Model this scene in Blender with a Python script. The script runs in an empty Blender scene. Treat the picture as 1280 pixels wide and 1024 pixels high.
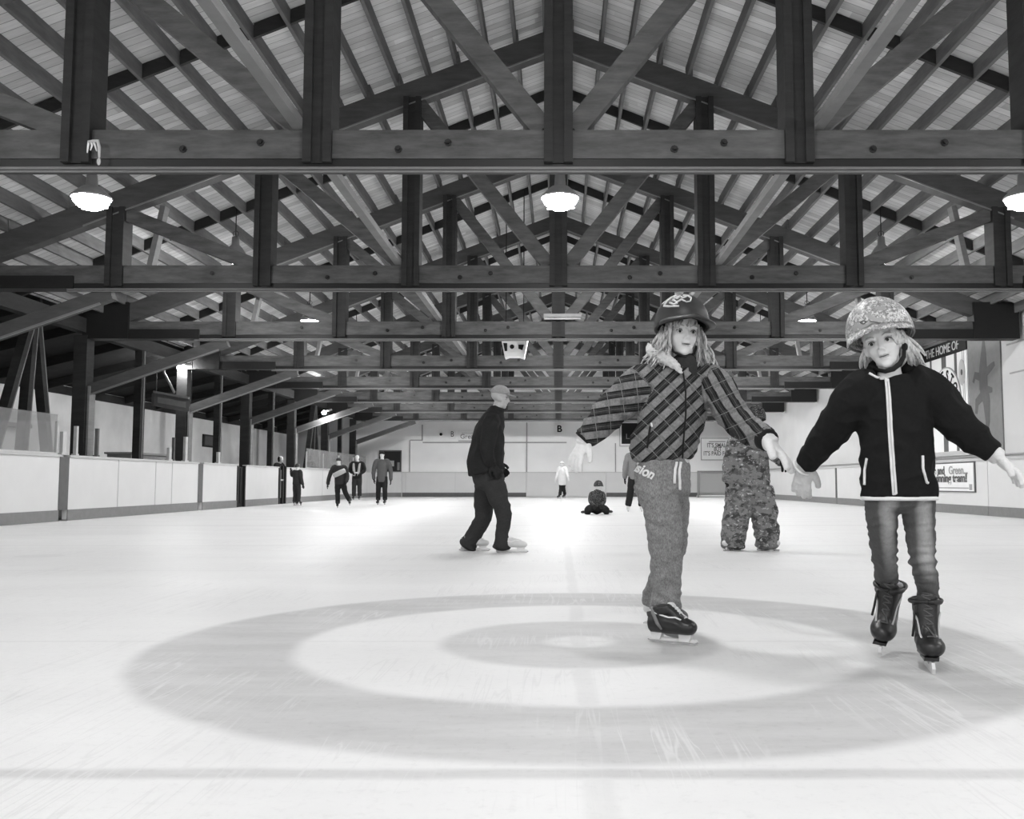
import bpy, bmesh, math, random
import numpy as np
from mathutils import Vector, Matrix, noise
from mathutils.bvhtree import BVHTree

random.seed(7)
C = bpy.context.scene.collection
F, CX, CY, PITCH, CAMH = 1183.0, 698.0, 512.0, math.radians(4.4), 0.70
CP, SP = math.cos(PITCH), math.sin(PITCH)

def ray(px, py):
    a, b = (px - CX) / F, (CY - py) / F
    return Vector((a, CP - b * SP, SP + b * CP))
def P(px, py, Y):
    d = ray(px, py); t = Y / d.y
    return Vector((d.x * t, Y, CAMH + d.z * t))

# ---------------------------------------------------------------- materials
class NT:
    def __init__(s, name):
        s.m = bpy.data.materials.new(name); s.m.use_nodes = True
        s.t = s.m.node_tree; s.b = s.t.nodes['Principled BSDF']; s.out = s.t.nodes['Material Output']
    def n(s, typ, **kw):
        x = s.t.nodes.new('ShaderNode' + typ)
        for k, v in kw.items():
            if k[0] == 'i' and k[1:].isdigit(): x.inputs[int(k[1:])].default_value = v
            elif k in x.inputs: x.inputs[k].default_value = v
            else: setattr(x, k, v)
        return x
    def l(s, a, b): s.t.links.new(a, b)
    def math(s, op, a, b=None, c=None, clamp=False):
        x = s.n('Math', operation=op); x.use_clamp = clamp
        for i, v in enumerate((a, b, c)):
            if v is None: continue
            if isinstance(v, (int, float)): x.inputs[i].default_value = v
            else: s.l(v, x.inputs[i])
        return x.outputs[0]
    def mix(s, f, a, b):
        x = s.n('Mix', data_type='FLOAT')
        for i, v in zip((0, 2, 3), (f, a, b)):
            if isinstance(v, (int, float)): x.inputs[i].default_value = v
            else: s.l(v, x.inputs[i])
        return x.outputs[0]
    def noise(s, vec, scale, detail=3, rough=.55):
        x = s.n('TexNoise', Scale=scale, Detail=detail, Roughness=rough)
        if vec is not None: s.l(vec, x.inputs['Vector'])
        return x.outputs[0]
    def ramp(s, v, a, b, lo=0., hi=1.):
        x = s.n('MapRange', clamp=True); x.interpolation_type = 'SMOOTHSTEP'
        s.l(v, x.inputs[0])
        for i, q in enumerate((a, b, lo, hi)): x.inputs[i + 1].default_value = q
        return x.outputs[0]
    def obj(s, scale=None, rot=None):
        o = s.n('TexCoord').outputs['Object']
        if scale or rot:
            mp = s.n('Mapping')
            if scale: mp.inputs['Scale'].default_value = scale
            if rot: mp.inputs['Rotation'].default_value = rot
            s.l(o, mp.inputs['Vector']); o = mp.outputs[0]
        return o
    def grey(s, v):
        x = s.n('CombineColor')
        for i in range(3): s.l(v, x.inputs[i])
        s.l(x.outputs[0], s.b.inputs['Base Color'])
    def bump(s, v, st=.3, dist=.01):
        x = s.n('Bump', Strength=st, Distance=dist); s.l(v, x.inputs['Height']); s.l(x.outputs[0], s.b.inputs['Normal'])
    def fin(s, rough=.6, spec=.3, metal=0.):
        s.b.inputs['Roughness'].default_value = rough; s.b.inputs['Specular IOR Level'].default_value = spec
        s.b.inputs['Metallic'].default_value = metal
        return s.m

def plain(name, g, rough=.6, spec=.3, metal=0., var=.12, scale=9., bump=0.):
    t = NT(name); nz = t.noise(t.obj(), scale, 4)
    t.grey(t.math('MULTIPLY', t.math('ADD', t.math('MULTIPLY', t.math('SUBTRACT', nz, .5), var * 3), 1.), g))
    if bump: t.bump(nz, bump, .01)
    return t.fin(rough, spec, metal)

def emis(name, st):
    t = NT(name); t.b.inputs['Base Color'].default_value = (.9, .9, .9, 1)
    t.b.inputs['Emission Color'].default_value = (1, 1, 1, 1); t.b.inputs['Emission Strength'].default_value = st
    return t.fin(.5)

def fabric(name, g, scale=60., var=.5, weave=True, rough=.9, bump=.25, big=6., bigv=.25):
    t = NT(name); o = t.obj()
    a = t.noise(o, scale, 2); b = t.noise(o, big, 4)
    f = t.math('ADD', t.math('MULTIPLY', t.math('SUBTRACT', a, .5), var), t.math('MULTIPLY', t.math('SUBTRACT', b, .5), bigv))
    t.grey(t.math('MULTIPLY', t.math('ADD', f, 1.), g, clamp=True))
    t.bump(a, bump, .004)
    return t.fin(rough, .15)

def camo(name, levels, scale=14., contrast=(.46, .54), stretch=(1, 1, 1.6)):
    t = NT(name); o = t.obj(stretch)
    a = t.noise(o, scale, 5, .6); b = t.noise(t.obj((1.7, 1.7, 2.3)), scale * 1.3, 4, .6); c = t.noise(o, scale * 3, 3)
    v = t.mix(t.ramp(a, .43, .5), levels[0], levels[1])
    v = t.mix(t.ramp(b, .53, .58), v, levels[2])
    v = t.mix(t.ramp(c, .62, .66), v, levels[3])
    t.grey(v); t.bump(c, .3, .006)
    return t.fin(.85, .2)

def timber(name, g, var=.5, scale=3.):
    t = NT(name); o = t.obj()
    a = t.noise(t.obj((1, 1, 5)), scale, 5, .65); b = t.noise(o, .8, 2)
    v = t.math('ADD', t.math('MULTIPLY', t.math('SUBTRACT', a, .5), var * 2), t.math('MULTIPLY', t.math('SUBTRACT', b, .5), var))
    t.grey(t.math('MULTIPLY', t.math('ADD', v, 1.), g)); t.bump(a, .25, .01)
    return t.fin(.8, .2)

M = {}
def make_materials():
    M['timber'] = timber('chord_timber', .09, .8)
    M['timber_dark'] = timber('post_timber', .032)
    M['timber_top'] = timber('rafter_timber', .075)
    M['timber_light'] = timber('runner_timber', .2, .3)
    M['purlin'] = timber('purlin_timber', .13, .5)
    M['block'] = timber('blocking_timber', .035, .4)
    M['steel_dark'] = plain('dark_steel', .014, .5, .3)
    M['strip'] = plain('pale_strip', .17, .5, .4)
    M['kick'] = plain('kick_plate', .2, .5, .3)
    M['board'] = plain('white_board', .65, .35, .35, var=.04, scale=2.)
    M['cap'] = plain('cap_rail', .5, .4, .4, var=.05)
    M['black'] = plain('matt_black', .012, .6, .2)
    M['grey'] = plain('mid_grey', .2, .5, .3)
    M['white'] = plain('white_paint', .8, .5, .3, var=.03)
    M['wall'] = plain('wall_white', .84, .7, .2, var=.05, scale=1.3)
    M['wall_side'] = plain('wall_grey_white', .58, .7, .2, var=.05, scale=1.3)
    M['wall_aisle'] = plain('wall_aisle', .78, .8, .2, var=.1, scale=2.)
    M['alu'] = plain('aluminium', .6, .35, .5, metal=.4)
    M['seam'] = plain('seam_grey', .35, .7, .2)
    M['seam_dark'] = plain('seam_dark', .12, .7, .2)
    M['concrete'] = plain('concrete', .2, .9, .2)
    M['lens'] = emis('lamp_glass', LAMP); M['lens_bell'] = emis('bell_glass', LAMP * BELL)
    M['bulb'] = emis('bulb_glass', BULB)
    M['reflector'] = plain('lamp_reflector', .35, .35, .5, metal=.3)
    # plank roof deck: boards run up the slope, joints every 14 cm along the hall
    t = NT('roof_deck'); o = t.obj(); sx = t.n('SeparateXYZ'); t.l(o, sx.inputs[0])
    row = t.math('FLOOR', t.math('DIVIDE', sx.outputs[1], .145)); fr = t.math('FRACT', t.math('DIVIDE', sx.outputs[1], .145))
    wn0 = t.n('TexWhiteNoise', noise_dimensions='1D'); t.l(row, wn0.inputs['W'])
    seg = t.math('FLOOR', t.math('ADD', t.math('DIVIDE', sx.outputs[0], 2.6), t.math('MULTIPLY', wn0.outputs[0], 9.)))
    cb = t.n('CombineXYZ'); t.l(row, cb.inputs[0]); t.l(seg, cb.inputs[1])
    wn = t.n('TexWhiteNoise', noise_dimensions='2D'); t.l(cb.outputs[0], wn.inputs['Vector'])
    grain = t.noise(t.obj((1.2, 14, 1)), 2.5, 5, .65); big = t.noise(o, .45, 2)
    v = t.mix(wn.outputs[0], .48, .68)
    v = t.mix(t.ramp(wn.outputs[0], .95, .96), v, .75)
    v = t.math('MULTIPLY', v, t.mix(grain, .7, 1.3)); v = t.math('MULTIPLY', v, t.mix(big, .7, 1.3))
    gap = t.math('MINIMUM', t.ramp(fr, .0, .06), t.ramp(fr, 1., .95))
    v = t.math('MULTIPLY', v, t.mix(gap, .3, 1.))
    t.grey(v); t.bump(gap, .4, .01); M['deck'] = t.fin(.75, .2)
    # ice with the painted curling house and lines, scratched
    t = NT('ice_sheet'); o = t.obj(); sp = t.n('SeparateXYZ'); t.l(o, sp.inputs[0]); X, Y = sp.outputs[0], sp.outputs[1]
    cx, cy = RING
    wob = t.math('MULTIPLY', t.math('SUBTRACT', t.noise(o, 2.2, 4), .5), .05)
    dx, dy = t.math('SUBTRACT', X, cx), t.math('SUBTRACT', Y, cy)
    r = t.math('ADD', t.math('SQRT', t.math('ADD', t.math('MULTIPLY', dx, dx), t.math('MULTIPLY', dy, dy))), wob)
    def band(a, b, e=.045):
        return t.math('MULTIPLY', t.ramp(r, a - e, a + e), t.ramp(r, b + e, b - e))
    rings = t.math('MAXIMUM', t.math('MULTIPLY', band(.15, .61), .85), band(1.22, 1.83))
    def line(c, at, w, soft, amt):
        d = t.math('ABSOLUTE', t.math('SUBTRACT', t.math('ADD', c, wob), at))
        return t.math('MULTIPLY', t.ramp(d, w + soft, w - soft * .5), amt)
    ln = line(X, cx, .03, .02, .3)
    for c, at, w, soft, amt in ((Y, cy, .012, .015, .3), (Y, cy - 1.9, .03, .03, .8), (Y, 10.6, .06, .05, .25), (Y, 15.5, .1, .1, .35), (Y, 27.5, .12, .1, .3), (Y, 7.6, .03, .03, .12)):
        ln = t.math('MAXIMUM', ln, line(c, at, w, soft, amt))
    ddx, ddy = t.math('SUBTRACT', X, -4.95), t.math('SUBTRACT', Y, 9.1)
    dr = t.math('SQRT', t.math('ADD', t.math('MULTIPLY', ddx, ddx), t.math('MULTIPLY', ddy, ddy)))
    ln = t.math('MAXIMUM', ln, t.math('MULTIPLY', t.ramp(dr, .24, .2), .25))
    wear = t.ramp(t.noise(t.obj((.6, 2.4, 1)), 2.5, 6, .7), .3, .7, .75, 1.05)
    fine = t.noise(t.obj((1, 1, 1)), 26., 5, .75)
    def scr(rot, sc):
        w = t.noise(t.obj((sc, sc * .04, 1), (0, 0, rot)), 1., 2, .5)
        return t.ramp(t.math('ABSOLUTE', t.math('SUBTRACT', w, .5)), .012, .0)
    s1 = t.math('MAXIMUM', t.math('MAXIMUM', scr(.9, 9.), scr(-1.1, 8.)), scr(1.5, 11.))
    s1 = t.math('MULTIPLY', s1, t.ramp(t.noise(o, 1.1, 3), .45, .6))
    paint = t.math('MULTIPLY', t.math('MAXIMUM', rings, ln), wear)
    base = t.mix(t.noise(t.obj((.5, 1.6, 1)), .9, 5, .65), .66, .78)
    base = t.math('SUBTRACT', base, t.math('MULTIPLY', t.ramp(fine, .5, .75), .06))
    v = t.math('SUBTRACT', base, t.math('MULTIPLY', paint, .225))
    v = t.math('ADD', v, t.math('MULTIPLY', s1, t.mix(paint, -.05, .1)))
    t.grey(v); t.bump(t.math('ADD', fine, s1), .08, .01)
    M['ice'] = t.fin(.45, .09)
    # plexiglass
    t = NT('plexiglass'); tr = t.n('BsdfTransparent'); tr.inputs[0].default_value = (.8, .8, .8, 1)
    gl = t.n('BsdfGlossy'); gl.inputs['Roughness'].default_value = .05
    df = t.n('BsdfDiffuse'); df.inputs[0].default_value = (.55, .55, .55, 1)
    m1 = t.n('MixShader'); m1.inputs[0].default_value = .12; m2 = t.n('MixShader'); m2.inputs[0].default_value = .22
    t.l(tr.outputs[0], m1.inputs[1]); t.l(gl.outputs[0], m1.inputs[2]); t.l(m1.outputs[0], m2.inputs[1]); t.l(df.outputs[0], m2.inputs[2])
    t.l(m2.outputs[0], t.out.inputs[0]); M['glass'] = t.m
    t = NT('goal_net'); tr = t.n('BsdfTransparent'); df = t.n('BsdfDiffuse'); df.inputs[0].default_value = (.4, .4, .4, 1)
    m1 = t.n('MixShader'); m1.inputs[0].default_value = .6; t.l(tr.outputs[0], m1.inputs[1]); t.l(df.outputs[0], m1.inputs[2]); t.l(m1.outputs[0], t.out.inputs[0]); M['net'] = t.m
    # people
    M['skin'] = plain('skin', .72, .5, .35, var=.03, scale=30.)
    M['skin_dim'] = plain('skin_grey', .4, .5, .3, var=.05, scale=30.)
    M['lip'] = plain('lips', .5, .45, .35, var=.03)
    M['eye'] = plain('eyeball', .55, .2, .5, var=.0)
    M['iris'] = plain('iris', .02, .2, .5, var=.0)
    M['brow'] = plain('lash', .1, .7, .2)
    t = NT('blonde_hair'); a = t.noise(t.obj((30, 30, 3)), 3., 4, .7); t.grey(t.mix(t.ramp(a, .36, .64), .17, .66)); M['hair'] = t.fin(.5, .4)
    t = NT('pale_hair'); a = t.noise(t.obj((30, 30, 8)), 3., 4, .7); t.grey(t.mix(t.ramp(a, .3, .7), .42, .8)); M['hair_pale'] = t.fin(.5, .4)
    M['helmet_dark'] = plain('helmet_dark', .026, .45, .4, var=.1)
    M['emblem'] = plain('emblem_light', .6, .4, .4)
    t = NT('helmet_paisley'); o = t.obj(); w = t.n('TexVoronoi', Scale=90.); t.l(o, w.inputs['Vector'])
    a = t.noise(o, 75., 4, .7); b = t.noise(o, 140., 3); c = t.noise(o, 22., 2)
    v = t.mix(t.ramp(a, .42, .58), .2, .62); v = t.mix(t.ramp(w.outputs[0], .35, .15), v, .33); v = t.mix(t.ramp(b, .57, .62), v, .12); v = t.mix(t.ramp(c, .55, .62), v, .3)
    t.grey(v); M['paisley'] = t.fin(.4, .4)
    # plaid: attribute 'plaid' holds cloth coordinates in metres
    t = NT('plaid_wool'); at = t.n('Attribute', attribute_name='plaid'); sp = t.n('SeparateXYZ'); t.l(at.outputs['Vector'], sp.inputs[0])
    per = .066
    u = t.math('FRACT', t.math('DIVIDE', sp.outputs[0], per)); vv = t.math('FRACT', t.math('DIVIDE', sp.outputs[1], per))
    def bnd(x, a, b): return t.math('MULTIPLY', t.math('GREATER_THAN', x, a), t.math('LESS_THAN', x, b))
    v = t.mix(bnd(vv, .0, .46), .036, .21)
    v = t.mix(t.math('MULTIPLY', bnd(u, .0, .4), .35), v, .07)
    v = t.mix(t.math('MAXIMUM', bnd(vv, .52, .57), bnd(vv, .9, .96)), v, .008)
    v = t.mix(bnd(u, .2, .235), v, .22)
    v = t.mix(bnd(vv, .72, .745), v, .13)
    fz = t.noise(t.obj(), 120., 2); v = t.math('MULTIPLY', v, t.mix(fz, .5, 1.5))
    t.grey(v); t.bump(fz, .3, .004); M['plaid'] = t.fin(.95, .1)
    M['sherpa'] = fabric('sherpa_lining', .55, 90., .5, bump=.6)
    M['fleece'] = fabric('black_fleece', .011, 70., .5)
    M['trim'] = plain('white_trim', .75, .6, .3, var=.03)
    t = NT('heather_sweat'); o = t.obj((1, 1, .35)); a = t.noise(o, 260., 3, .8); b = t.noise(t.obj(), 60., 3)
    t.grey(t.mix(t.ramp(t.mix(.25, a, b), .3, .7), .12, .32)); t.bump(a, .4, .005); M['sweat'] = t.fin(.95, .1)
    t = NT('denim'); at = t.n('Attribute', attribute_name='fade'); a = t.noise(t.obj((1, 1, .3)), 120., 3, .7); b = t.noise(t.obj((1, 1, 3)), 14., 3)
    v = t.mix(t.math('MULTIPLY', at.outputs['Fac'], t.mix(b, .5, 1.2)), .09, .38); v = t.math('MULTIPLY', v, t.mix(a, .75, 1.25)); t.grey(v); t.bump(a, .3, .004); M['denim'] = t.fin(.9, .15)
    M['glove'] = fabric('white_knit', .72, 110., .18, bump=.5)
    M['glove_grey'] = fabric('pale_knit', .55, 110., .2, bump=.5)
    M['leather'] = plain('black_leather', .016, .35, .5, var=.3, scale=30.)
    M['leather_grey'] = plain('grey_leather', .09, .4, .4, var=.2, scale=30.)
    M['skate_pale'] = plain('pale_leather', .6, .4, .4)
    M['steel'] = plain('blade_steel', .65, .25, .5, metal=.7)
    M['holder'] = plain('holder_white', .7, .4, .4)
    M['cloth_black'] = fabric('black_cloth', .02)
    M['cloth_dark'] = fabric('dark_cloth', .035)
    M['cloth_grey'] = fabric('grey_cloth', .09)
    M['cloth_mid'] = fabric('mid_cloth', .2)
    M['cloth_white'] = fabric('white_cloth', .72, bigv=.1, var=.1)
    M['cap_grey'] = fabric('cap_cloth', .3)
    M['vest'] = plain('vest_pale', .45, .7, .2)
    M['camo'] = camo('camouflage', (.05, .2, .11, .45), 8.)
    M['camo_dark'] = camo('dark_pattern', (.012, .07, .025, .5), 26.)
# ---------------------------------------------------------------- objects
ORI = {}
def link(name, me, parent=None, loc=(0, 0, 0)):
    o = bpy.data.objects.new(name, me); C.objects.link(o); o.location = loc
    ORI[o.name] = Vector(loc)
    if parent is not None:
        o.parent = parent; ORI[o.name] = ORI[parent.name]; o.location = (0, 0, 0)
    return o
def tag(o, label, cat, group=None, kind=None):
    if label: o['label'] = label
    if cat: o['category'] = cat
    if group: o['group'] = group
    if kind: o['kind'] = kind
    return o
def thing(name, label, cat, loc=(0, 0, 0), group=None, kind=None):
    return tag(link(name, None, None, loc), label, cat, group, kind)
def origin(parent): return ORI[parent.name] if parent is not None else Vector((0, 0, 0))
def copy_tree(o, parent=None):
    c = o.copy(); C.objects.link(c); ORI[c.name] = Vector(o.location)
    if parent is not None: c.parent = parent
    for ch in list(o.children): copy_tree(ch, c)
    return c

class MB:
    """collects shapes in world coordinates"""
    def __init__(s): s.v, s.f, s.mi, s.cur = [], [], [], 0
    def add(s, vs, fs):
        n = len(s.v); s.v += [tuple(v) for v in vs]; s.f += [tuple(i + n for i in f) for f in fs]; s.mi += [s.cur] * len(fs); return s
    def box(s, a, b):
        (x0, y0, z0), (x1, y1, z1) = a, b
        return s.add([(x0, y0, z0), (x1, y0, z0), (x1, y1, z0), (x0, y1, z0), (x0, y0, z1), (x1, y0, z1), (x1, y1, z1), (x0, y1, z1)],
                     [(0, 3, 2, 1), (4, 5, 6, 7), (0, 1, 5, 4), (1, 2, 6, 5), (2, 3, 7, 6), (3, 0, 4, 7)])
    def beam(s, p0, p1, w, h, up=(0, 0, 1)):
        p0, p1 = Vector(p0), Vector(p1); t = (p1 - p0).normalized(); u = Vector(up); l = t.cross(u).normalized(); u = l.cross(t)
        vs = []
        for p in (p0, p1):
            for a, b in ((-1, -1), (1, -1), (1, 1), (-1, 1)): vs.append(p + l * (a * w / 2) + u * (b * h / 2))
        return s.add(vs, [(0, 1, 2, 3), (7, 6, 5, 4), (0, 4, 5, 1), (1, 5, 6, 2), (2, 6, 7, 3), (3, 7, 4, 0)])
    def prism(s, poly, off):
        """poly: planar 3D points, extruded by vector off"""
        n = len(poly); off = Vector(off); vs = [Vector(p) for p in poly] + [Vector(p) + off for p in poly]
        return s.add(vs, [tuple(range(n - 1, -1, -1)), tuple(range(n, 2 * n))] + [(i, (i + 1) % n, n + (i + 1) % n, n + i) for i in range(n)])
    def tube(s, pts, r, n=8, lat=None, flat=1.):
        pts = [Vector(p) for p in pts]; m = len(pts); rs = r if isinstance(r, (list, tuple)) else [r] * m
        vs, fs = [], []; l = None
        for i, p in enumerate(pts):
            t = (pts[min(i + 1, m - 1)] - pts[max(i - 1, 0)])
            t = t.normalized() if t.length > 1e-9 else Vector((0, 0, 1))
            if l is None:
                l = Vector(lat) if lat is not None else (Vector((0, 0, 1)) if abs(t.z) < .9 else Vector((1, 0, 0)))
            l = (l - t * l.dot(t)); l = l.normalized() if l.length > 1e-6 else t.orthogonal().normalized()
            b = t.cross(l)
            for k in range(n):
                a = 2 * math.pi * k / n; vs.append(p + l * (math.cos(a) * rs[i]) + b * (math.sin(a) * rs[i] * flat))
        for i in range(m - 1):
            for k in range(n):
                k2 = (k + 1) % n; fs.append((i * n + k, i * n + k2, (i + 1) * n + k2, (i + 1) * n + k))
        fs.append(tuple(range(n - 1, -1, -1))); fs.append(tuple((m - 1) * n + k for k in range(n)))
        return s.add(vs, fs)
    def loft(s, pts, rad, lat, n=20, sub=5, dome=.45):
        """smooth tube through pts with elliptical sections (rx along lat, ry across)"""
        pts = np.array([tuple(p) for p in pts], float); rad = np.array(rad, float)
        if rad.ndim == 1: rad = np.stack([rad, rad], 1)
        lats = np.array([tuple(v) for v in lat], float) if isinstance(lat, list) else np.array([tuple(lat)] * len(pts), float)
        A = np.concatenate([pts, rad, lats], 1)
        if len(A) > 2:
            out = []
            for i in range(len(A) - 1):
                p0, p1, p2, p3 = A[max(i - 1, 0)], A[i], A[i + 1], A[min(i + 2, len(A) - 1)]
                for k in range(sub):
                    t = k / sub
                    out.append(.5 * ((2 * p1) + (p2 - p0) * t + (2 * p0 - 5 * p1 + 4 * p2 - p3) * t * t + (3 * p1 - p0 - 3 * p2 + p3) * t ** 3))
            A = np.array(out + [A[-1]])
        m = len(A); vs, fs = [], []
        for i in range(m):
            t = Vector(A[min(i + 1, m - 1), :3] - A[max(i - 1, 0), :3]).normalized(); l = Vector(A[i, 5:8]); l = (l - t * l.dot(t)).normalized(); b = t.cross(l)
            p = Vector(A[i, :3]); rx, ry = max(A[i, 3], .001), max(A[i, 4], .001)
            if i == 0: e0 = (p - t * (dome * min(rx, ry)))
            if i == m - 1: e1 = (p + t * (dome * min(rx, ry)))
            for k in range(n):
                a = 2 * math.pi * k / n; vs.append(p + l * (math.cos(a) * rx) + b * (math.sin(a) * ry))
        for i in range(m - 1):
            for k in range(n):
                k2 = (k + 1) % n; fs.append((i * n + k, i * n + k2, (i + 1) * n + k2, (i + 1) * n + k))
        a, b2 = len(vs), len(vs) + 1; vs += [e0, e1]
        for k in range(n):
            k2 = (k + 1) % n; fs.append((a, k2, k)); fs.append((b2, (m - 1) * n + k, (m - 1) * n + k2))
        return s.add(vs, fs)
    def ell(s, c, r, R=None, nu=16, nv=10):
        c = Vector(c); vs, fs = [], []
        if isinstance(r, (int, float)): r = (r, r, r)
        for j in range(1, nv):
            ph = math.pi * j / nv
            for i in range(nu):
                th = 2 * math.pi * i / nu; v = Vector((r[0] * math.sin(ph) * math.cos(th), r[1] * math.sin(ph) * math.sin(th), r[2] * math.cos(ph)))
                vs.append(c + (R @ v if R is not None else v))
        top, bot = Vector((0, 0, r[2])), Vector((0, 0, -r[2]))
        vs += [c + (R @ top if R is not None else top), c + (R @ bot if R is not None else bot)]; T = len(vs) - 2
        for j in range(nv - 2):
            for i in range(nu):
                i2 = (i + 1) % nu; fs.append((j * nu + i, (j + 1) * nu + i, (j + 1) * nu + i2, j * nu + i2))
        for i in range(nu):
            i2 = (i + 1) % nu; fs.append((T, i, i2)); fs.append((T + 1, (nv - 2) * nu + i2, (nv - 2) * nu + i))
        return s.add(vs, fs)
    def lathe(s, c, prof, n=24):
        """profile of (r, z) round a vertical axis at c"""
        c = Vector(c); vs, fs = [], []
        for r, z in prof:
            for k in range(n):
                a = 2 * math.pi * k / n; vs.append((c.x + r * math.cos(a), c.y + r * math.sin(a), c.z + z))
        for j in range(len(prof) - 1):
            for k in range(n):
                k2 = (k + 1) % n; fs.append((j * n + k, (j + 1) * n + k, (j + 1) * n + k2, j * n + k2))
        return s.add(vs, fs)
    def mesh(s, name, off=Vector((0, 0, 0))):
        me = bpy.data.meshes.new(name); me.from_pydata([(x - off.x, y - off.y, z - off.z) for x, y, z in s.v], [], s.f)
        me.update(); return me
    def build(s, name, mat, parent=None, smooth=False, loc=None, normals=True):
        off = origin(parent) if parent is not None else Vector(loc if loc is not None else (0, 0, 0))
        me = s.mesh(name, off)
        for m in (mat if isinstance(mat, (list, tuple)) else [mat]): me.materials.append(m)
        if normals:
            bm = bmesh.new(); bm.from_mesh(me); bmesh.ops.recalc_face_normals(bm, faces=bm.faces); bm.to_mesh(me); bm.free()
        if max(s.mi, default=0): me.polygons.foreach_set('material_index', s.mi)
        if smooth: me.polygons.foreach_set('use_smooth', [True] * len(me.polygons))
        return link(name, me, parent, tuple(off) if parent is None else (0, 0, 0))

def union(mb, voxel, smooth=3, disp=None):
    """one continuous surface from overlapping closed shapes (world coordinates)"""
    me = mb.mesh('tmp'); o = bpy.data.objects.new('tmp', me); C.objects.link(o)
    r = o.modifiers.new('r', 'REMESH'); r.mode = 'VOXEL'; r.voxel_size = voxel
    if smooth:
        q = o.modifiers.new('s', 'SMOOTH'); q.factor = .5; q.iterations = smooth
    dg = bpy.context.evaluated_depsgraph_get(); dg.update()
    out = bpy.data.meshes.new_from_object(o.evaluated_get(dg)); C.objects.unlink(o); bpy.data.objects.remove(o); bpy.data.meshes.remove(me)
    if disp is not None:
        n = len(out.vertices); co = np.empty(n * 3); no = np.empty(n * 3)
        out.vertices.foreach_get('co', co); out.vertices.foreach_get('normal', no); co = co.reshape(-1, 3); no = no.reshape(-1, 3)
        co = disp(co, no); out.vertices.foreach_set('co', co.ravel()); out.update()
    return out
def place(name, me, mat, parent):
    off = origin(parent); me.transform(Matrix.Translation(-off)); me.materials.clear()
    for m in (mat if isinstance(mat, (list, tuple)) else [mat]): me.materials.append(m)
    me.polygons.foreach_set('use_smooth', [True] * len(me.polygons)); me.name = name
    return link(name, me, parent)
def wrinkle(amp, freq, stretch=(1, 1, 1), seed=0.):
    st = Vector(stretch)
    def f(co, no):
        d = np.array([noise.noise(Vector((c[0] * st.x * freq + seed, c[1] * st.y * freq, c[2] * st.z * freq))) for c in co])
        d = -np.abs(d) * 2 + .5
        return co + no * (d * amp)[:, None]
    return f
def bvh_of(me, off):
    return BVHTree.FromPolygons([v.co + off for v in me.vertices], [tuple(p.vertices) for p in me.polygons])
def cast(bvh, px, py, lift=.004):
    d = ray(px, py).normalized(); h = bvh.ray_cast(Vector((0, 0, CAMH)), d)
    if h[0] is None:
        h = bvh.find_nearest(Vector((0, 0, CAMH)) + d * 4.)
    n = h[1] if h[1].dot(d) < 0 else -h[1]
    return h[0] + n * lift
def cast_line(bvh, pl, lift=.004, sub=8):
    out = []
    for i in range(len(pl) - 1):
        for k in range(sub):
            t = k / sub; out.append(cast(bvh, pl[i][0] * (1 - t) + pl[i + 1][0] * t, pl[i][1] * (1 - t) + pl[i + 1][1] * t, lift))
    out.append(cast(bvh, *pl[-1], lift)); return out
def text_mesh(body, size, extrude=.004, align='CENTER', bold=0.):
    cu = bpy.data.curves.new('txt', 'FONT'); cu.body = body; cu.size = size; cu.extrude = extrude; cu.align_x = align; cu.align_y = 'CENTER'; cu.offset = bold
    o = bpy.data.objects.new('txt', cu); C.objects.link(o); dg = bpy.context.evaluated_depsgraph_get(); dg.update()
    me = bpy.data.meshes.new_from_object(o.evaluated_get(dg)); C.objects.unlink(o); bpy.data.objects.remove(o); return me
def text_on(name, body, size, at, parent, mat, xdir=(1, 0, 0), up=(0, 0, 1), sx=1., bold=0., align='CENTER'):
    me = text_mesh(body, size, .004, align, bold); x = Vector(xdir).normalized(); u = Vector(up).normalized(); z = x.cross(u)
    mt = Matrix(((x.x * sx, u.x, z.x, 0), (x.y * sx, u.y, z.y, 0), (x.z * sx, u.z, z.z, 0), (0, 0, 0, 1)))
    me.transform(Matrix.Translation(Vector(at) - origin(parent)) @ mt); me.materials.clear(); me.materials.append(mat)
    return link(name, me, parent)
# ---------------------------------------------------------------- setting
TY = [8.47, 13.85, 18.73, 23.8, 28.6, 33.5, 38.3, 43.5]        # roof trusses along the hall
ENDY = 46.0; XL, XR = -9.43, 9.14; ZC = 3.55; SL = .385; ZT = ZC + .36
BX = 9.0; BH = 1.2; WX = 9.22; AX = -13.0
def zr(x): return ZC + SL * (9.43 - abs(x))                      # underside of the top chord
def struct(name, mb, mat, **k):
    o = mb.build(name, mat, **k); o['kind'] = 'structure'; return o

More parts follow.
